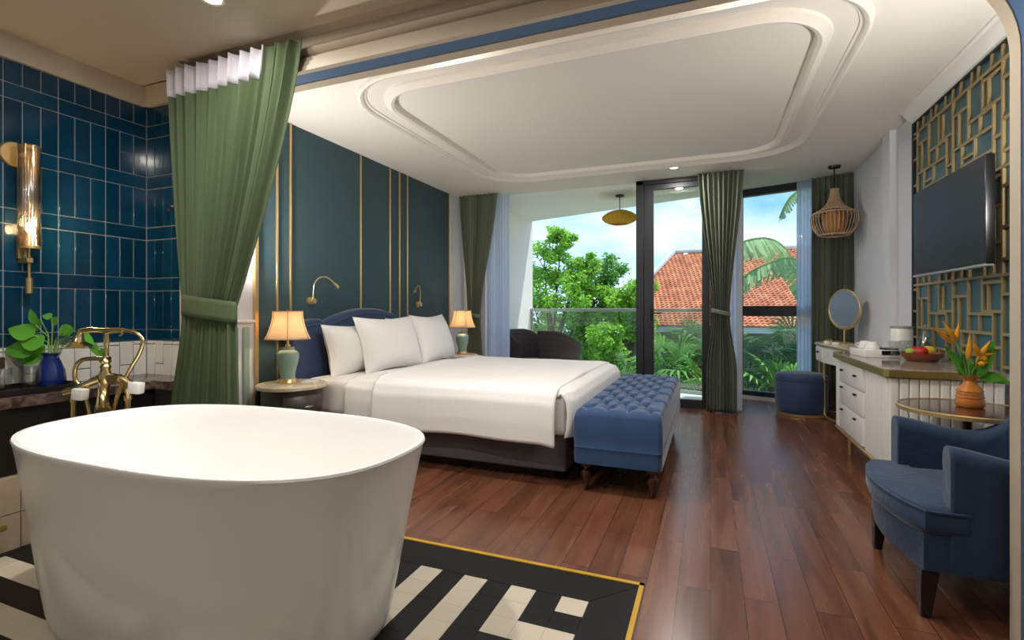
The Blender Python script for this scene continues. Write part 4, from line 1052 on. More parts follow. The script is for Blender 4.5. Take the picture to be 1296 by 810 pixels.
fr = [('apple', 'red apple in the wooden bowl, leftmost red fruit', 'apple', (-.042, -.045, .050), .033, (1, 1, .92)), ('apple', 'red apple in the wooden bowl next to the mango', 'apple', (-.005, -.01, .052), .034, (1, 1, .92)),
      ('mango', 'yellow mango resting on right side of the wooden bowl', 'mango', (.05, .01, .054), .034, (1.45, .95, .95)), ('lime', 'green lime at left edge of the wooden bowl', 'lime', (-.06, .02, .048), .024, (1.1, 1, 1)), ('apple', 'small red apple at the back of the wooden bowl', 'apple', (-.0, .055, .052), .031, (1, 1, .92))]
for nm, lb, mt_, (dx, dy, dz_), r, sc_ in fr:
    ox = dx * .93 - dy * .37; oy = dx * .37 + dy * .93
    t = MB(); t.sphere((0, 0, 0), r, sc_, M4=Matrix.Rotation(radians(20), 4, 'Z')); o = t.build(nm, mt_); o.location = (bw[0] + ox, bw[1] + oy, bw[2] + dz_ + .012); tag(o, lb, 'fruit', 'red apples in the bowl' if nm == 'apple' else None)
    if nm == 'apple':
        t = MB(); t.tube([(0, 0, r * .8), (.002, 0, r * 1.1)], .0018, 6); t.build('stem', 'bark', o)

# ------------------------------------------------------------------ lattice panel
lp_ = thing('lattice_panel', 'gold fretwork lattice over teal panel behind the television', 'wall panel', (XR, 3.5, 1.7)); AT = lp_.location
PY0, PY1, PZ0, PZ1 = YB + .025, 4.785, .812, 2.60
b = MB(); b.box(XR - .012, PY0, PZ0, XR - .001, PY1, PZ1); b.build('backing', 'teal', lp_, at=AT)
lat = MB(); t_ = .0085
def V_(y, z0, z1):
    z0, z1 = max(PZ0, min(z0, z1)), min(PZ1, max(z0, z1))
    if PY0 < y - t_ and y + t_ < PY1 and z1 - z0 > .01: lat.box(XR - .027, y - t_, z0, XR - .0125, y + t_, z1)
def H_(z, y0, y1):
    y0, y1 = max(PY0, y0), min(PY1, y1)
    if PZ0 < z - t_ and z + t_ < PZ1 and y1 - y0 > .01: lat.box(XR - .0275, y0, z - t_, XR - .0125, y1, z + t_)
Pw = .600
for kx in range(-3, 4):
    Y0 = 3.51 + kx * Pw
    V_(Y0, PZ0, PZ1)
    for kz in range(0, 5):
        Z0 = 2.51 - kz * .585 + .0
        if kz == 0: V_(Y0 + .115, Z0, PZ1); V_(Y0 + .265, Z0, PZ1); V_(Y0 + .345, Z0, PZ1); V_(Y0 + .49, Z0, PZ1)
        H_(Z0, Y0, Y0 + Pw)
        H_(Z0 - .035, Y0, Y0 + .216) if kx % 2 == 0 else None
        H_(Z0 - .20, Y0, Y0 + .216); V_(Y0 + .150, Z0 - .03, Z0 - .20); V_(Y0 + .216, Z0, Z0 - .215)
        V_(Y0 + .095, Z0 - .20, Z0 - .585); V_(Y0 + .25, Z0 - .215, Z0 - .325); H_(Z0 - .215, Y0 + .095, Y0 + .39)
        V_(Y0 + .39, Z0, Z0 - .325); H_(Z0 - .325, Y0 + .095, Y0 + Pw); V_(Y0 + .31, Z0 - .325, Z0 - .46)
        H_(Z0 - .415, Y0 + .31, Y0 + .475); V_(Y0 + .475, Z0 - .325, Z0 - .585); V_(Y0 + .515, Z0 - .105, Z0 - .325); H_(Z0 - .105, Y0 + .39, Y0 + Pw)
        H_(Z0 - .40, Y0, Y0 + .095); H_(Z0 - .46, Y0 + .095, Y0 + .475); V_(Y0 + .2, Z0 - .46, Z0 - .585); H_(Z0 - .50, Y0 + .475, Y0 + Pw); V_(Y0 + .38, Z0 - .46, Z0 - .585)
lat.build('fretwork', 'gold_paint', lp_, at=AT)
b = MB(); b.box(XR - .036, PY1 - .006, PZ0, XR - .001, PY1 + .006, PZ1); b.box(XR - .036, PY0, PZ1 - .008, XR - .001, PY1, PZ1); b.build('edge_frame', 'black_metal', lp_, at=AT)

# TV on arm
tv = thing('television', 'wall mounted flat black television angled off the lattice panel', 'television', (1.335, 3.83, 1.67)); AT = tv.location
b = MB(); b.box(1.335, 3.335, 1.385, 1.375, 4.335, 1.965, .004, 2); b.build('casing', 'black', tv, at=AT)
b = MB(); b.box(1.3335, 3.345, 1.40, 1.3352, 4.325, 1.957); b.build('screen', 'screen', tv, at=AT)
b = MB(); b.box(1.332, 3.335, 1.378, 1.37, 4.335, 1.392, .002, 1); b.build('bezel', 'silver', tv, at=AT)
b = MB(); b.box(1.375, 3.6, 1.5, 1.40, 4.1, 1.85, .005, 1); b.box(1.40, 3.80, 1.60, 1.465, 3.88, 1.75); b.build('wall_mount', 'black', tv, at=AT)
b = MB(); b.box(1.455, 3.40, 1.42, 1.463, 4.2, 1.85) if False else None

# ------------------------------------------------------------------ round side table with vase
st_ = thing('side_table', 'round dark topped side table with gold rim behind the armchair', 'side table', (1.185, 3.14, 0))
b = MB(); b.lathe([(0, .645), (.272, .645), (.275, .66), (0, .661)], n=64); b.build('tabletop', 'dark_wood', st_)
b = MB(); b.lathe([(.274, .640), (.282, .642), (.282, .66), (.276, .664), (.272, .661), (.272, .64), (.274, .64)], n=64, cap=False); b.build('rim', 'gold', st_)
b = MB(); b.lathe([(0, 0), (.15, 0), (.15, .012), (.03, .03), (.018, .06), (.018, .60), (.05, .645)], n=32); b.build('pedestal', 'black', st_)
vv = (1.215, 3.19, .6625)
b = MB(); pr = [(0, 0), (.052, 0), (.058, .008), (.058, .03), (.054, .05), (.052, .075), (.049, .09), (.028, .115), (.025, .13), (.04, .155), (.036, .155), (.02, .13), (.02, .115), (.035, .095), (.04, .03), (0, .02)]
b.lathe(pr, n=40, cap=False, fl=0); o = b.build('vase', 'amber'); o.location = vv; tag(o, 'squat amber glazed vase on the round side table', 'vase')
b = MB()
for z in (.035, .05, .065, .08): b.tube([(.0565 * cos(2 * pi * i / 32) * (1 if z < .06 else .94), .0565 * sin(2 * pi * i / 32) * (1 if z < .06 else .94), z) for i in range(32)], .0025, 6, closed=True)
b.build('ridges', 'amber', o)
fl = thing('flower_arrangement', 'orange heliconia flowers with long green leaves in the amber vase', 'flowers', (vv[0], vv[1], .80)); AT = fl.location
c0 = Vector((vv[0], vv[1], .80)); rt = Vector((.93, .37, 0)); dpv = Vector((-.37, .93, 0))
def fpt(a, z, d_=0): return c0 + rt * a + Vector((0, 0, z)) + dpv * d_
PX = 2.5 / 633.
def px(u, v, d_=0): return fpt((u - 1225) * PX, (466 - v) * PX + .03, d_)   # photo offsets from the vase mouth, turned into metres
stm = MB(); lv = MB(); br = MB()
def bract(p, q, w): 
    P = [p.lerp(q, k / 8) for k in range(9)]; br.tube([x[:] for x in P], [w * k for k in (.5, .85, 1, .95, .8, .6, .42, .25, .06)], 8)
stm.tube([px(1224, 480)[:], px(1215, 445)[:], px(1206, 424)[:]], .005, 8)
for q in ((1176, 407), (1190, 399), (1211, 401)): bract(px(1207 if q[0] != 1176 else 1203, 428 if q[0] == 1176 else 424), px(*q), .011)
bract(px(1196, 417), px(1183, 411), .008)
stm.tube([px(1224, 480)[:], px(1223, 450)[:], px(1224, 440)[:]], .005, 8); bract(px(1223, 449), px(1225, 414), .013)
stm.tube([px(1226, 480)[:], px(1232, 465, .02)[:], px(1240, 455, .02)[:]], .005, 8)
for q in ((1232, 424), (1256, 424), (1263, 441), (1236, 463), (1233, 432)): bract(px(1243, 444, .02), px(*q, .02), .012)
bract(px(1248, 452, .02), px(1244, 440, .02), .018); bract(px(1236, 455, .0), px(1248, 452, .0), .014)
fl_l = [((1222, 474), (1196, 426), .05), ((1223, 474), (1214, 440), .04), ((1228, 474), (1238, 445), .05), ((1232, 470), (1267, 421), .06), ((1232, 470), (1262, 470), .06), ((1240, 468), (1275, 476), .06), ((1226, 472), (1208, 435), .04), ((1236, 466), (1252, 440), .05)]
for (p, q, w) in fl_l: leaf(lv, px(*p, random.uniform(-.02, .04)), px(*q, random.uniform(-.04, .06)), w, .06, up=Vector((.3, -.8, .5)), n=10)
stm.build('stem', 'stem', fl, at=AT); lv.build('leaves', 'pothos', fl, at=AT, fixn=False); br.build('flower', 'orange', fl, at=AT)

# ------------------------------------------------------------------ armchair (front faces -x)
ac = thing('armchair', 'blue velvet armchair with sloping arms and black tapered legs', 'armchair', (1.02, 2.62, 0)); AT = ac.location
AY0, AY1 = 2.275, 2.935
b = MB()   # seat cushion, bowed front, rounded
def cush(P_in, z0, z1, r=.03):
    loops = []
    cx = sum(p[0] for p in P_in) / len(P_in); cy = sum(p[1] for p in P_in) / len(P_in)
    def ins(d): 
        out = []
        for x, y in P_in:
            v = Vector((cx - x, cy - y)); l = v.length; v = v / l * min(d, l * .98); out.append((x + v.x, y + v.y))
        return out
    for d_, z in ((.30, z0), (r, z0), (.006, z0 + r * .6), (0, z0 + r * 1.2), (0, z1 - r * 1.3), (.005, z1 - r * .7), (r * .5, z1 - r * .2), (r * 1.2, z1)):
        loops.append([(x, y, z) for x, y in ins(d_)])
    return loops
def loop_mesh(mb, loops):
    n = len(loops[0]); vs = [p for l in loops for p in l]; fs = [[j * n + i, j * n + (i + 1) % n, (j + 1) * n + (i + 1) % n, (j + 1) * n + i] for j in range(len(loops) - 1) for i in range(n)]
    fs.append(list(range(n))); fs.append([(len(loops) - 1) * n + i for i in range(n)]); mb.add(vs, fs, True)
Pn = []
for k in range(21):
    s_ = k / 20; Pn.append((.715 - .060 * sin(pi * s_) + .02 * (abs(s_ - .5) * 2) ** 6, lerp(AY0 - .005, AY1 + .005, s_)))
for k in range(1, 7): Pn.append((lerp(.735, .86, k / 6), AY1 + .005))
Pn.append((.862, AY1 - .085)); 
for k in range(1, 9): Pn.append((lerp(.862, 1.24, k / 8), AY1 - .085))
for k in range(9): Pn.append((lerp(1.24, .862, k / 8), AY0 + .085))
for k in range(6): Pn.append((lerp(.86, .735, k / 6), AY0 - .005))
loop_mesh(b, cush(Pn, .315, .425, .028)); b.build('seat_cushion', 'chair_blue', ac, at=AT)
b = MB(); b.tube([(x + (.004 if x < 1 else 0), y, .408) for x, y in Pn], .0055, 6, closed=True); b.build('piping', 'chair_blue', ac, at=AT)
b = MB()   # base under cushion
Pb = [(lerp(.735, .735, 0) - .045 * sin(pi * k / 16), lerp(AY0 + .01, AY1 - .01, k / 16)) for k in range(17)] + [(1.33, AY1 - .01), (1.33, AY0 + .01)]
b.prism(Pb, .185, .32); b.build('seat_base', 'chair_blue', ac, at=AT)
# arms and back as one sweeping shell: path in plan, height & thickness vary
def arm_h(s_):      # s 0..1 along path from near arm front round the back to far arm front
    d = abs(s_ - .5) * 2
    return .645 if d > .98 else lerp(.86, .60, smooth((d) / .62)) + .045 * smooth((d - .62) / .38)
def path(s_):
    # U shape: (0.83,AY0+.045)->(1.22)->corner->(1.22,AY1-.045)->(.83)
    Ls = [(.815, AY0 + .045), (.95, AY0 + .04), (1.10, AY0 + .045), (1.23, AY0 + .075), (1.31, AY0 + .17), (1.335, (AY0 + AY1) / 2), (1.31, AY1 - .17), (1.23, AY1 - .075), (1.10, AY1 - .045), (.95, AY1 - .04), (.815, AY1 - .045)]
    f = s_ * (len(Ls) - 1); i = min(int(f), len(Ls) - 2); u = f - i
    a = Ls[max(i - 1, 0)]; p = Ls[i]; q = Ls[i + 1]; c = Ls[min(i + 2, len(Ls) - 1)]
    return tuple(.5 * ((2 * p[j]) + (q[j] - a[j]) * u + (2 * a[j] - 5 * p[j] + 4 * q[j] - c[j]) * u * u + (3 * p[j] - a[j] - 3 * q[j] + c[j]) * u ** 3) for j in (0, 1))
def arm_shell(s0, s1, name, n=40):
    b = MB(); vs = []; secn = 14
    for i in range(n + 1):
        s_ = lerp(s0, s1, i / n); p = Vector(path(s_)); q = Vector(path(min(1, s_ + .01))); r_ = Vector(path(max(0, s_ - .01))); tg = (q - r_).normalized(); nm = Vector((-tg.y, tg.x))
        h = arm_h(s_); w = .042
        sec = [(-w * .8, .19), (-w, .25), (-w, h - .05), (-w * .9, h - .022), (-w * .6, h - .006), (-w * .2, h), (w * .3, h - .001), (w * .7, h - .010), (w * 1.05, h - .03), (w * 1.1, h - .055), (w, h - .12), (w, .30), (w, .25), (w * .8, .19)]
        for (o_, z) in sec: vs.append((p.x + nm.x * o_, p.y + nm.y * o_, z))
    fs = [[i * secn + k, i * secn + (k + 1) % secn, (i + 1) * secn + (k + 1) % secn, (i + 1) * secn + k] for i in range(n) for k in range(secn)]
    # rounded end caps
    fs.append(list(range(secn))); fs.append([n * secn + k for k in range(secn)][::-1])
    b.add(vs, fs, True); o = b.build(name, 'chair_blue', ac, at=AT)
    md = o.modifiers.new('soft', 'BEVEL'); md.width = .012; md.segments = 3; md.limit_method = 'ANGLE'; md.angle_limit = radians(50)
    return o
arm_shell(0, .30, 'armrest'); arm_shell(.70, 1, 'armrest'); arm_shell(.295, .705, 'backrest')
for (x, y, sx_, sy_) in ((.76, AY0 + .05, -1, -1), (.76, AY1 - .05, -1, 1), (1.27, AY0 + .06, 1, -1), (1.27, AY1 - .06, 1, 1)):
    b = MB(); bm = bmesh.new(); bmesh.ops.create_cube(bm, size=1)
    for v in bm.verts:
        k = .030 if v.co.z > 0 else .016; sp = .0 if v.co.z > 0 else .02
        v.co = Vector((x + (v.co.x * 2) * k + sx_ * sp * .6, y + (v.co.y * 2) * k + sy_ * sp * .3, .19 if v.co.z > 0 else 0))
    bmesh.ops.bevel(bm, geom=bm.edges[:], offset=.003, segments=1, affect='EDGES'); b.bm(bm, False); b.build('leg', 'black_wood', ac, at=AT)

# ------------------------------------------------------------------ outside: ground, house, trees, palms
b = MB(); b.box(-40, 7.6, -1.7, 40, 60, -1.6)
struct(b.build('ground', 'grass'))
hs_ = thing('house', 'neighbouring house with orange clay tiled hip roof and grey walls', 'house', (3.0, 17.5, -1.6)); AT = hs_.location
EZ, RZ_ = .71, 3.05; eY0, eX0 = 14.0, -2.75; rY, rX0 = 17.8, -1.15; eX1 = 14; eY1 = 21.6
# roof tiles as real courses on the front slope
b = MB(); rows = 38
for r in range(rows):
    t0, t1 = r / rows, (r + 1.25) / rows; t1 = min(t1, 1.0)
    xa = lerp(eX0, rX0, t0); ya, yb = lerp(eY0, rY, t0), lerp(eY0, rY, t1); za, zb = lerp(EZ, RZ_, t0), lerp(EZ, RZ_, t1)
    x = xa + (.0 if r % 2 else .06)
    while x < 9.0:
        n0 = .03; zr = .04
        b.add([(x, ya, za + zr * .6), (x + .065, ya, za + zr + .02), (x + .127, ya, za + zr * .6), (x, yb, zb - .002), (x + .065, yb, zb + .02), (x + .127, yb, zb - .002), (x, ya, za), (x + .065, ya, za + .01), (x + .127, ya, za)],
              [[0, 1, 4, 3], [1, 2, 5, 4], [6, 7, 1, 0], [7, 8, 2, 1]], False)
        x += .13
b.build('roof_tiles', 'roof', hs_, at=AT, fixn=False)
b = MB(); b.add([(eX0, eY0, EZ - .01), (eX1, eY0, EZ - .01), (eX1, rY, RZ_ - .01), (rX0, rY, RZ_ - .01), (eX0, eY1, EZ - .01), (eX1, eY1, EZ - .01)], [[0, 1, 2, 3], [0, 3, 4], [3, 2, 5, 4]], False)
b.build('roof_deck', 'house_wall', hs_, at=AT)
b = MB(); b.tube([(eX0, eY0, EZ + .05), (rX0, rY, RZ_ + .06)], .09, 8); b.tube([(rX0, rY, RZ_ + .06), (eX1, rY, RZ_ + .06)], .07, 8); b.build('ridge_cap', 'fascia', hs_, at=AT)
b = MB(); b.box(eX0, eY0 + .02, EZ - .16, eX1, eY0 + .08, EZ - .0); b.box(eX0, eY0 + .02, EZ - .16, eX0 + .06, eY1, EZ - 0); b.build('fascia', 'fascia', hs_, at=AT)
b = MB(); b.box(eX0 + .5, eY0 + .5, -1.6, eX1 - .5, eY1 - .5, EZ - .02); b.build('wall', 'house_wall', hs_, at=AT)

def tree(label, base, h, blobs, leafmat, nleaf, seed, group='trees beyond the balcony', ls=.10):
    rnd = random.Random(seed); t = thing('tree', label, 'tree', base, 0, group)
    trunk = MB(); fo = MB(); trunk.tube([(0, 0, 0), (.05, .02, h * .4), (-.03, 0, h * .7)], [.09, .07, .05], 8)
    for (dx, dy, z, r) in blobs:
        trunk.tube([(.03, 0, h * .35), (dx * .5, dy * .5, (h * .35 + z) / 2 + .1), (dx, dy, z)], [.045, .03, .01], 6)
        nsub = 14
        cs = []
        for q in range(nsub):
            v = Vector((rnd.gauss(0, 1), rnd.gauss(0, 1), rnd.gauss(0, 1))).normalized() * r * rnd.uniform(.35, 1.0); cs.append((v, r * rnd.uniform(.22, .42)))
            trunk.tube([(dx, dy, z), (dx + v.x, dy + v.y, z + v.z)], [.012, .004], 4)
        for k in range(nleaf):
            v, rr_ = cs[rnd.randrange(nsub)]
            w = Vector((rnd.gauss(0, 1), rnd.gauss(0, 1), rnd.gauss(0, 1))).normalized() * rr_ * rnd.uniform(.2, 1) ** .6
            c = Vector((dx, dy, z)) + v + w
            d_ = Vector((rnd.uniform(-1, 1), rnd.uniform(-1, 1), rnd.uniform(-1.0, .3))).normalized(); L2 = ls * rnd.uniform(.6, 1.3)
            s2 = d_.cross(Vector((rnd.uniform(-1, 1), rnd.uniform(-1, 1), rnd.uniform(-1, 1)))).normalized() * L2 * .22
            fo.add([c[:], (c + d_ * L2 * .5 + s2)[:], (c + d_ * L2)[:], (c + d_ * L2 * .5 - s2)[:]], [[0, 1, 2, 3]], False)
    trunk.build('trunk', 'bark', t, fixn=False); fo.build('foliage', leafmat, t, fixn=False)
    return t
tree('light green feathery tree at left, the tallest, beside the balcony wall', (-3.6, 11.6, -1.6), 4.0, [(-.15, 0, 3.75, .62), (.25, .1, 4.45, .36), (.75, .0, 3.75, .45), (-.45, 0, 2.9, .75), (.45, 0, 3.0, .7), (1.1, 0, 2.9, .6), (.0, 0, 2.0, .7), (.9, 0, 2.2, .6)], 'leaf_a', 2600, 21)
tree('airy green tree in the middle with sky showing through its crown', (-2.55, 12.2, -1.6), 3.8, [(-.2, 0, 3.5, .6), (.35, 0, 3.65, .45), (.1, 0, 2.75, .7), (-.5, .1, 2.6, .5)], 'leaf_b', 1100, 22, ls=.11)
tree('light green tree beside the dark door post, crown reaching the orange roof', (-1.75, 11.4, -1.6), 3.6, [(.25, 0, 3.25, .5), (-.2, 0, 2.85, .5), (.3, 0, 2.5, .45)], 'leaf_a', 1700, 23)
tree('bushy bright shrub-like tree low behind the balcony glass', (-1.9, 9.9, -1.6), 2.4, [(.0, 0, 2.15, .45), (-.2, 0, 1.6, .5), (.3, .1, 1.5, .4), (-.1, 0, 1.0, .45)], 'leaf_a', 1700, 24)
tree('dark green tree filling the far left behind the balcony glass', (-3.9, 13.6, -1.6), 3.2, [(.0, 0, 2.4, .9), (.9, 0, 2.2, .8), (.2, 0, 1.2, .9), (1.1, 0, 1.2, .8)], 'leaf_b', 1800, 25, ls=.13)

def fan_leaf(mb, c, d_, r, n=15, drop=.25):
    d_ = Vector(d_).normalized(); s = d_.cross(Vector((0, 0, 1))).normalized(); up = s.cross(d_)
    for i in range(n):
        a = lerp(radians(-115), radians(115), i / (n - 1)); v = d_ * cos(a) + s * sin(a); L2 = r * (.75 + .25 * cos(a))
        w = v.cross(up).normalized() * r * .045; p1 = c + v * L2 * .55; p2 = c + v * L2 - Vector((0, 0, drop * L2))
        mb.add([(c)[:], (p1 + w)[:], p2[:], (p1 - w)[:], (p1 + up * .01)[:]], [[0, 1, 4], [1, 2, 4], [2, 3, 4], [3, 0, 4]], False)
def palm(label, base, h, nf, r, mt_, seed, sp=.6):
    rnd = random.Random(seed); t = thing('fan_palm', label, 'palm', base, 0, 'palms in the garden bed'); lv = MB(); sm_ = MB()
    sm_.tube([(0, 0, 0), (0, 0, h * .6)], [.07, .05], 8)
    for k in range(nf):
        a = rnd.uniform(0, 2 * pi); el = rnd.uniform(.1, 1.3); Ls = sp * rnd.uniform(.6, 1.1); d_ = Vector((cos(a) * cos(el), sin(a) * cos(el), sin(el)))
        c = Vector((0, 0, h * .6)) + d_ * Ls; sm_.tube([(0, 0, h * .55), (c * .6 + Vector((0, 0, h * .3)))[:], c[:]], .008, 5)
        fan_leaf(lv, c, (d_ + Vector((0, 0, -.35))), r * rnd.uniform(.75, 1.15))
    lv.build('fronds', mt_, t, fixn=False); sm_.build('stalk', 'bark', t, fixn=False); return t
palm('fan palm behind the door glass, its fronds left of the middle curtain', (-.55, 8.9, -1.6), 2.6, 26, .48, 'palm', 31)
palm('fan palm at lower right of the door glass beside the middle curtain', (-.1, 8.4, -1.6), 2.2, 24, .42, 'palm', 32, .5)
palm('tall fan palm with a frond rising beside the middle curtain', (-.15, 9.8, -1.6), 3.0, 24, .5, 'palm_dark', 33)
palm('fan palm low behind the right window, centre', (.95, 8.3, -1.6), 2.3, 26, .45, 'palm', 34, .5)
palm('dark fan palm behind the right window beside the middle curtain', (.45, 9.0, -1.6), 2.7, 26, .5, 'palm_dark', 35)
palm('dark fan palm at back of the right window by the sheer curtain', (1.35, 9.2, -1.6), 2.9, 26, .5, 'palm_dark', 36)
palm('low fan palm by the bottom left of the right window', (.5, 8.0, -1.6), 1.9, 18, .4, 'palm', 37, .4)
palm('fan palm low in the shade under the orange eaves', (-1.3, 9.4, -1.6), 2.0, 20, .45, 'palm_dark', 38)

# banana plant
bp_ = thing('banana_plant', 'banana plant with broad split drooping leaves outside the right window', 'banana plant', (1.6, 9.6, -1.6)); AT = bp_.location
def banana_leaf(P, w, seed):
    rnd = random.Random(seed); mb = MB(); pts = crom([tuple(p) for p in P], 12); n = len(pts); mid = []
    for i in range(n - 1):
        p = Vector(pts[i]); q = Vector(pts[i + 1]); t = (q - p); s = t.cross(Vector((0, 0, 1))).normalized(); k = i / n
        ww = w * sin(pi * min(1, k * .9 + .1)) ** .6
        for sg in (-1, 1):
            drop = Vector((0, 0, -ww * rnd.uniform(.5, .9))); o_ = s * sg * ww * .75 + drop + t * rnd.uniform(.0, .5)
            mb.add([p[:], q[:], (q + o_ - t * .12)[:], (p + o_ + t * .05)[:]], [[0, 1, 2, 3]], False)
    mb.build('leaf', 'banana', bp_, at=AT, fixn=False)
    m2 = MB(); m2.tube(pts, .018, 6); m2.build('midrib', 'stem', bp_, at=AT)
banana_leaf([(1.6, 9.6, 1.3), (1.1, 9.3, 2.2), (.6, 9.1, 2.3), (.2, 9.0, 2.0), (-.1, 9.0, 1.5)], .42, 1)
banana_leaf([(1.6, 9.6, 1.2), (1.3, 9.0, 1.9), (.9, 8.8, 1.9), (.4, 8.8, 1.6), (.1, 8.8, 1.2)], .38, 2)
banana_leaf([(1.7, 9.6, 1.2), (1.8, 9.3, 2.6), (1.55, 9.1, 3.1), (1.2, 8.95, 2.95), (1.02, 8.9, 2.6)], .30, 3)
banana_leaf([(1.7, 9.8, 1.2), (1.9, 9.6, 2.0), (2.2, 9.3, 2.0), (2.5, 9.2, 1.5)], .34, 4)
b = MB(); b.tube([(1.6, 9.6, -1.6), (1.62, 9.62, 0), (1.64, 9.6, 1.4)], [.13, .11, .07], 12); b.build('trunk', 'bark', bp_, at=AT)

# ------------------------------------------------------------------ downlights
def downlight(loc, label, power, size=.09, color=(1, .86, .70)):
    t = thing('downlight', label, 'ceiling light', loc, 0, 'recessed ceiling downlights')
    b = MB(); b.lathe([(.038, 0.0), (.052, -.004), (.056, -.001), (.056, .0)], n=32, cap=False); b.build('trim_ring', 'cab_white', t)
    b = MB(); b.lathe([(0, -.002), (.038, -.002)], n=28, cap=False); b.build('lens', 'glow', t)
    ld = bpy.data.lights.new('downlight_lamp', 'AREA'); ld.shape = 'DISK'; ld.size = size; ld.energy = power; ld.color = color
    lo = bpy.data.objects.new('downlight_lamp', ld); COL.objects.link(lo); lo.parent = t; lo.location = (0, 0, -.008)
    return t
BED = 42; BATH = 16
W = (1, .96, .91)
for (x, y, z, lb, p) in [(-.37, 5.72, CZ, 'small round ceiling downlight close to the black door frame', BED * .3),
                         (-2.22, 1.70, BZ, 'ceiling downlight in the bathroom ceiling at the top edge above the tub', BATH * .25)]:
    downlight((x, y, z), lb, p, color=W)
EXTRA = [(-1.85, 1.15, BZ, BATH * 1.3, 'added unseen fill downlight right over the middle of the tub'), (.25, 2.48, CZ, BED * .35, 'added unseen fill downlight just inside the arch above the wood floor'), (-1.45, 2.48, CZ, BED * .35, 'added unseen fill downlight just inside the arch before the bed'),  # added out-of-view lamps that lift the room brightness
         (-2.2, .2, BZ, BATH * .5, 'added unseen fill downlight left behind the tub side'), (-.3, .2, BZ, BATH * .2, 'added unseen fill downlight over the entry floor'), (1.3, .7, BZ, BATH * .25, 'added unseen fill downlight near the right entry wall'), (-.6, -1.6, BZ, BATH * .25, 'added unseen fill downlight at the rear of the bathroom')]
for (x, y, z, p, lb) in EXTRA: downlight((x, y, z), lb, p, color=W)

def add_uplighter(x, y, h, label, power, aim):  # hidden fill lamp added to brighten the bedroom ceiling and window end
    t = thing('fill_uplighter', label, 'added fill light', (x, y, 0), 0, 'added fill uplighters')
    b = MB(); b.lathe([(0, 0), (.12, 0), (.12, .012), (.02, .025), (0, .03)], n=32); b.build('base', 'gold', t)
    b = MB(); b.tube([(0, 0, .02), (0, 0, h - .06)], .009, 10); b.build('pole', 'gold', t)
    b = MB(); b.lathe([(.015, h - .07), (.06, h - .05), (.10, h - .0), (.098, h), (.056, h - .045), (0, h - .055)], n=36, cap=False); b.build('lamp_shade', 'gold', t)
    ld = bpy.data.lights.new('fill_light', 'AREA'); ld.shape = 'DISK'; ld.size = .15; ld.energy = power; ld.color = (1, .97, .93)
    lo = bpy.data.objects.new('fill_light', ld); COL.objects.link(lo); lo.parent = t; lo.location = (0, 0, h + .01); lo.rotation_euler = Vector(aim).to_track_quat('-Z', 'Y').to_euler()
add_uplighter(-3.06, 2.42, 1.45, 'added slim gold fill uplighter hidden behind the olive curtain in the corner', 21, (.5, .9, .6))
add_uplighter(1.33, 2.40, 1.7, 'added slim gold fill uplighter hidden between the arch and the television wall', 20, (-.5, 1.0, .3))
def point(name, loc, power, size, color):
    ld = bpy.data.lights.new(name, 'POINT'); ld.energy = power; ld.shadow_soft_size = size; ld.color = color
    o = bpy.data.objects.new(name, ld); COL.objects.link(o); o.location = loc; return o
point('bedside_bulb_light', (-3.01, 2.93, 1.03), 3.5, .03, (1, .74, .46))
point('bedside_bulb_light', (-2.92, 5.66, 1.03), 7, .03, (1, .74, .46))
point('sconce_bulb_light', (XT + .135, sy, 1.60), 5, .02, (1, .68, .36))

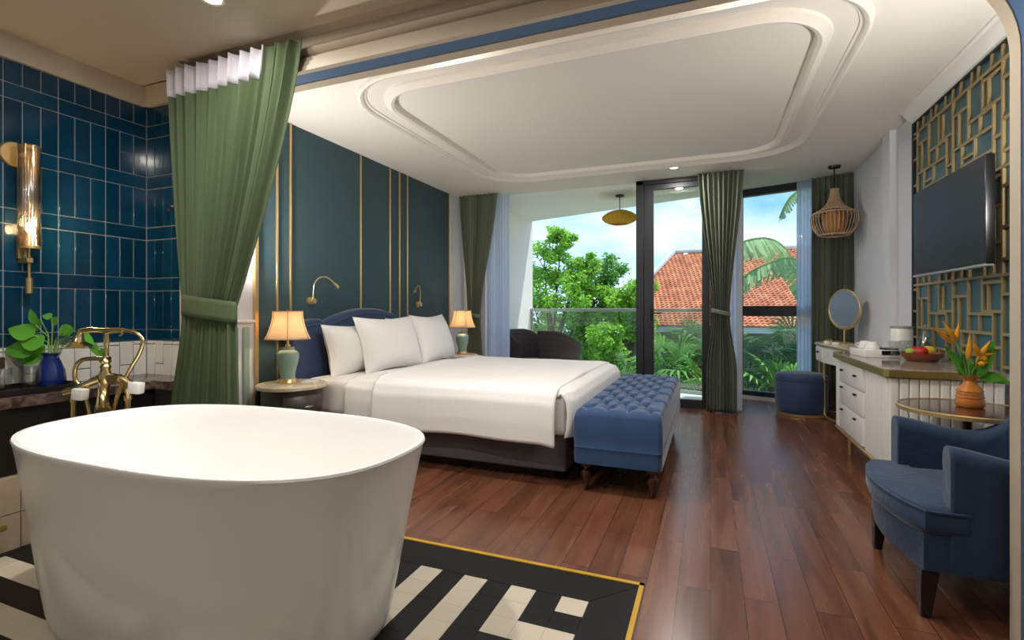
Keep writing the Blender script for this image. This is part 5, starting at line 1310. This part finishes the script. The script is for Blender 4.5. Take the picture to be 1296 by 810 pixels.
# ------------------------------------------------------------------ sky and sun
wld = bpy.data.worlds.new('sky'); bpy.context.scene.world = wld; wld.use_nodes = True
nt = wld.node_tree; N = nt.nodes; L = nt.links; bg = N['Background']
tc = N.new('ShaderNodeTexCoord'); mp = N.new('ShaderNodeMapping'); mp.inputs['Scale'].default_value = (1, 1, 2.1); mp.inputs['Location'].default_value = (1.35, .7, .3)
L.new(tc.outputs['Generated'], mp.inputs['Vector'])
nz = N.new('ShaderNodeTexNoise'); nz.inputs['Scale'].default_value = 2.6; nz.inputs['Detail'].default_value = 7; nz.inputs['Roughness'].default_value = .52; nz.inputs['Distortion'].default_value = .3
L.new(mp.outputs[0], nz.inputs['Vector'])
cr = N.new('ShaderNodeValToRGB'); cr.color_ramp.elements[0].position = .46; cr.color_ramp.elements[1].position = .64
L.new(nz.outputs['Fac'], cr.inputs[0])
sep = N.new('ShaderNodeSeparateXYZ'); L.new(tc.outputs['Generated'], sep.inputs[0])
g2 = N.new('ShaderNodeValToRGB'); e = g2.color_ramp.elements; e[0].position = 0.0; e[0].color = rgb(196, 222, 244); e[1].position = .5; e[1].color = rgb(64, 126, 205)
k = g2.color_ramp.elements.new(.18); k.color = rgb(118, 172, 226)
L.new(sep.outputs[2], g2.inputs[0])
mx = N.new('ShaderNodeMix'); mx.data_type = 'RGBA'; mx.inputs[7].default_value = (.70, .72, .76, 1)
L.new(cr.outputs[0], mx.inputs[0]); L.new(g2.outputs[0], mx.inputs[6]); L.new(mx.outputs[2], bg.inputs['Color'])
bg.inputs['Strength'].default_value = 1.6
sd = bpy.data.lights.new('sun', 'SUN'); sd.energy = 5.2; sd.angle = radians(1.5); sd.color = (1, .96, .88)
so = bpy.data.objects.new('sun', sd); COL.objects.link(so); so.rotation_euler = Vector((-.18, -.30, -.93)).to_track_quat('-Z', 'Y').to_euler()
so.location = (0, -5, 10)

for me in SHARP: me.set_sharp_from_angle(angle=radians(42))

# ------------------------------------------------------------------ camera
cd = bpy.data.cameras.new('camera'); cam = bpy.data.objects.new('camera', cd); COL.objects.link(cam)
cam.location = (0, 0, 1.15); cam.rotation_euler = (radians(90), 0, math.atan2(.3686, .9296))
cd.sensor_width = 36; cd.lens = 36 * 633.0 / 1296.0; cd.shift_y = -13.0 / 1296.0; cd.clip_start = .05; cd.clip_end = 200
bpy.context.scene.camera = cam
sc_ = bpy.context.scene
sc_.view_settings.view_transform = 'Standard'; sc_.view_settings.look = 'None'; sc_.view_settings.exposure = 0.42; sc_.view_settings.gamma = 1; sc_.view_settings.use_curve_mapping = False
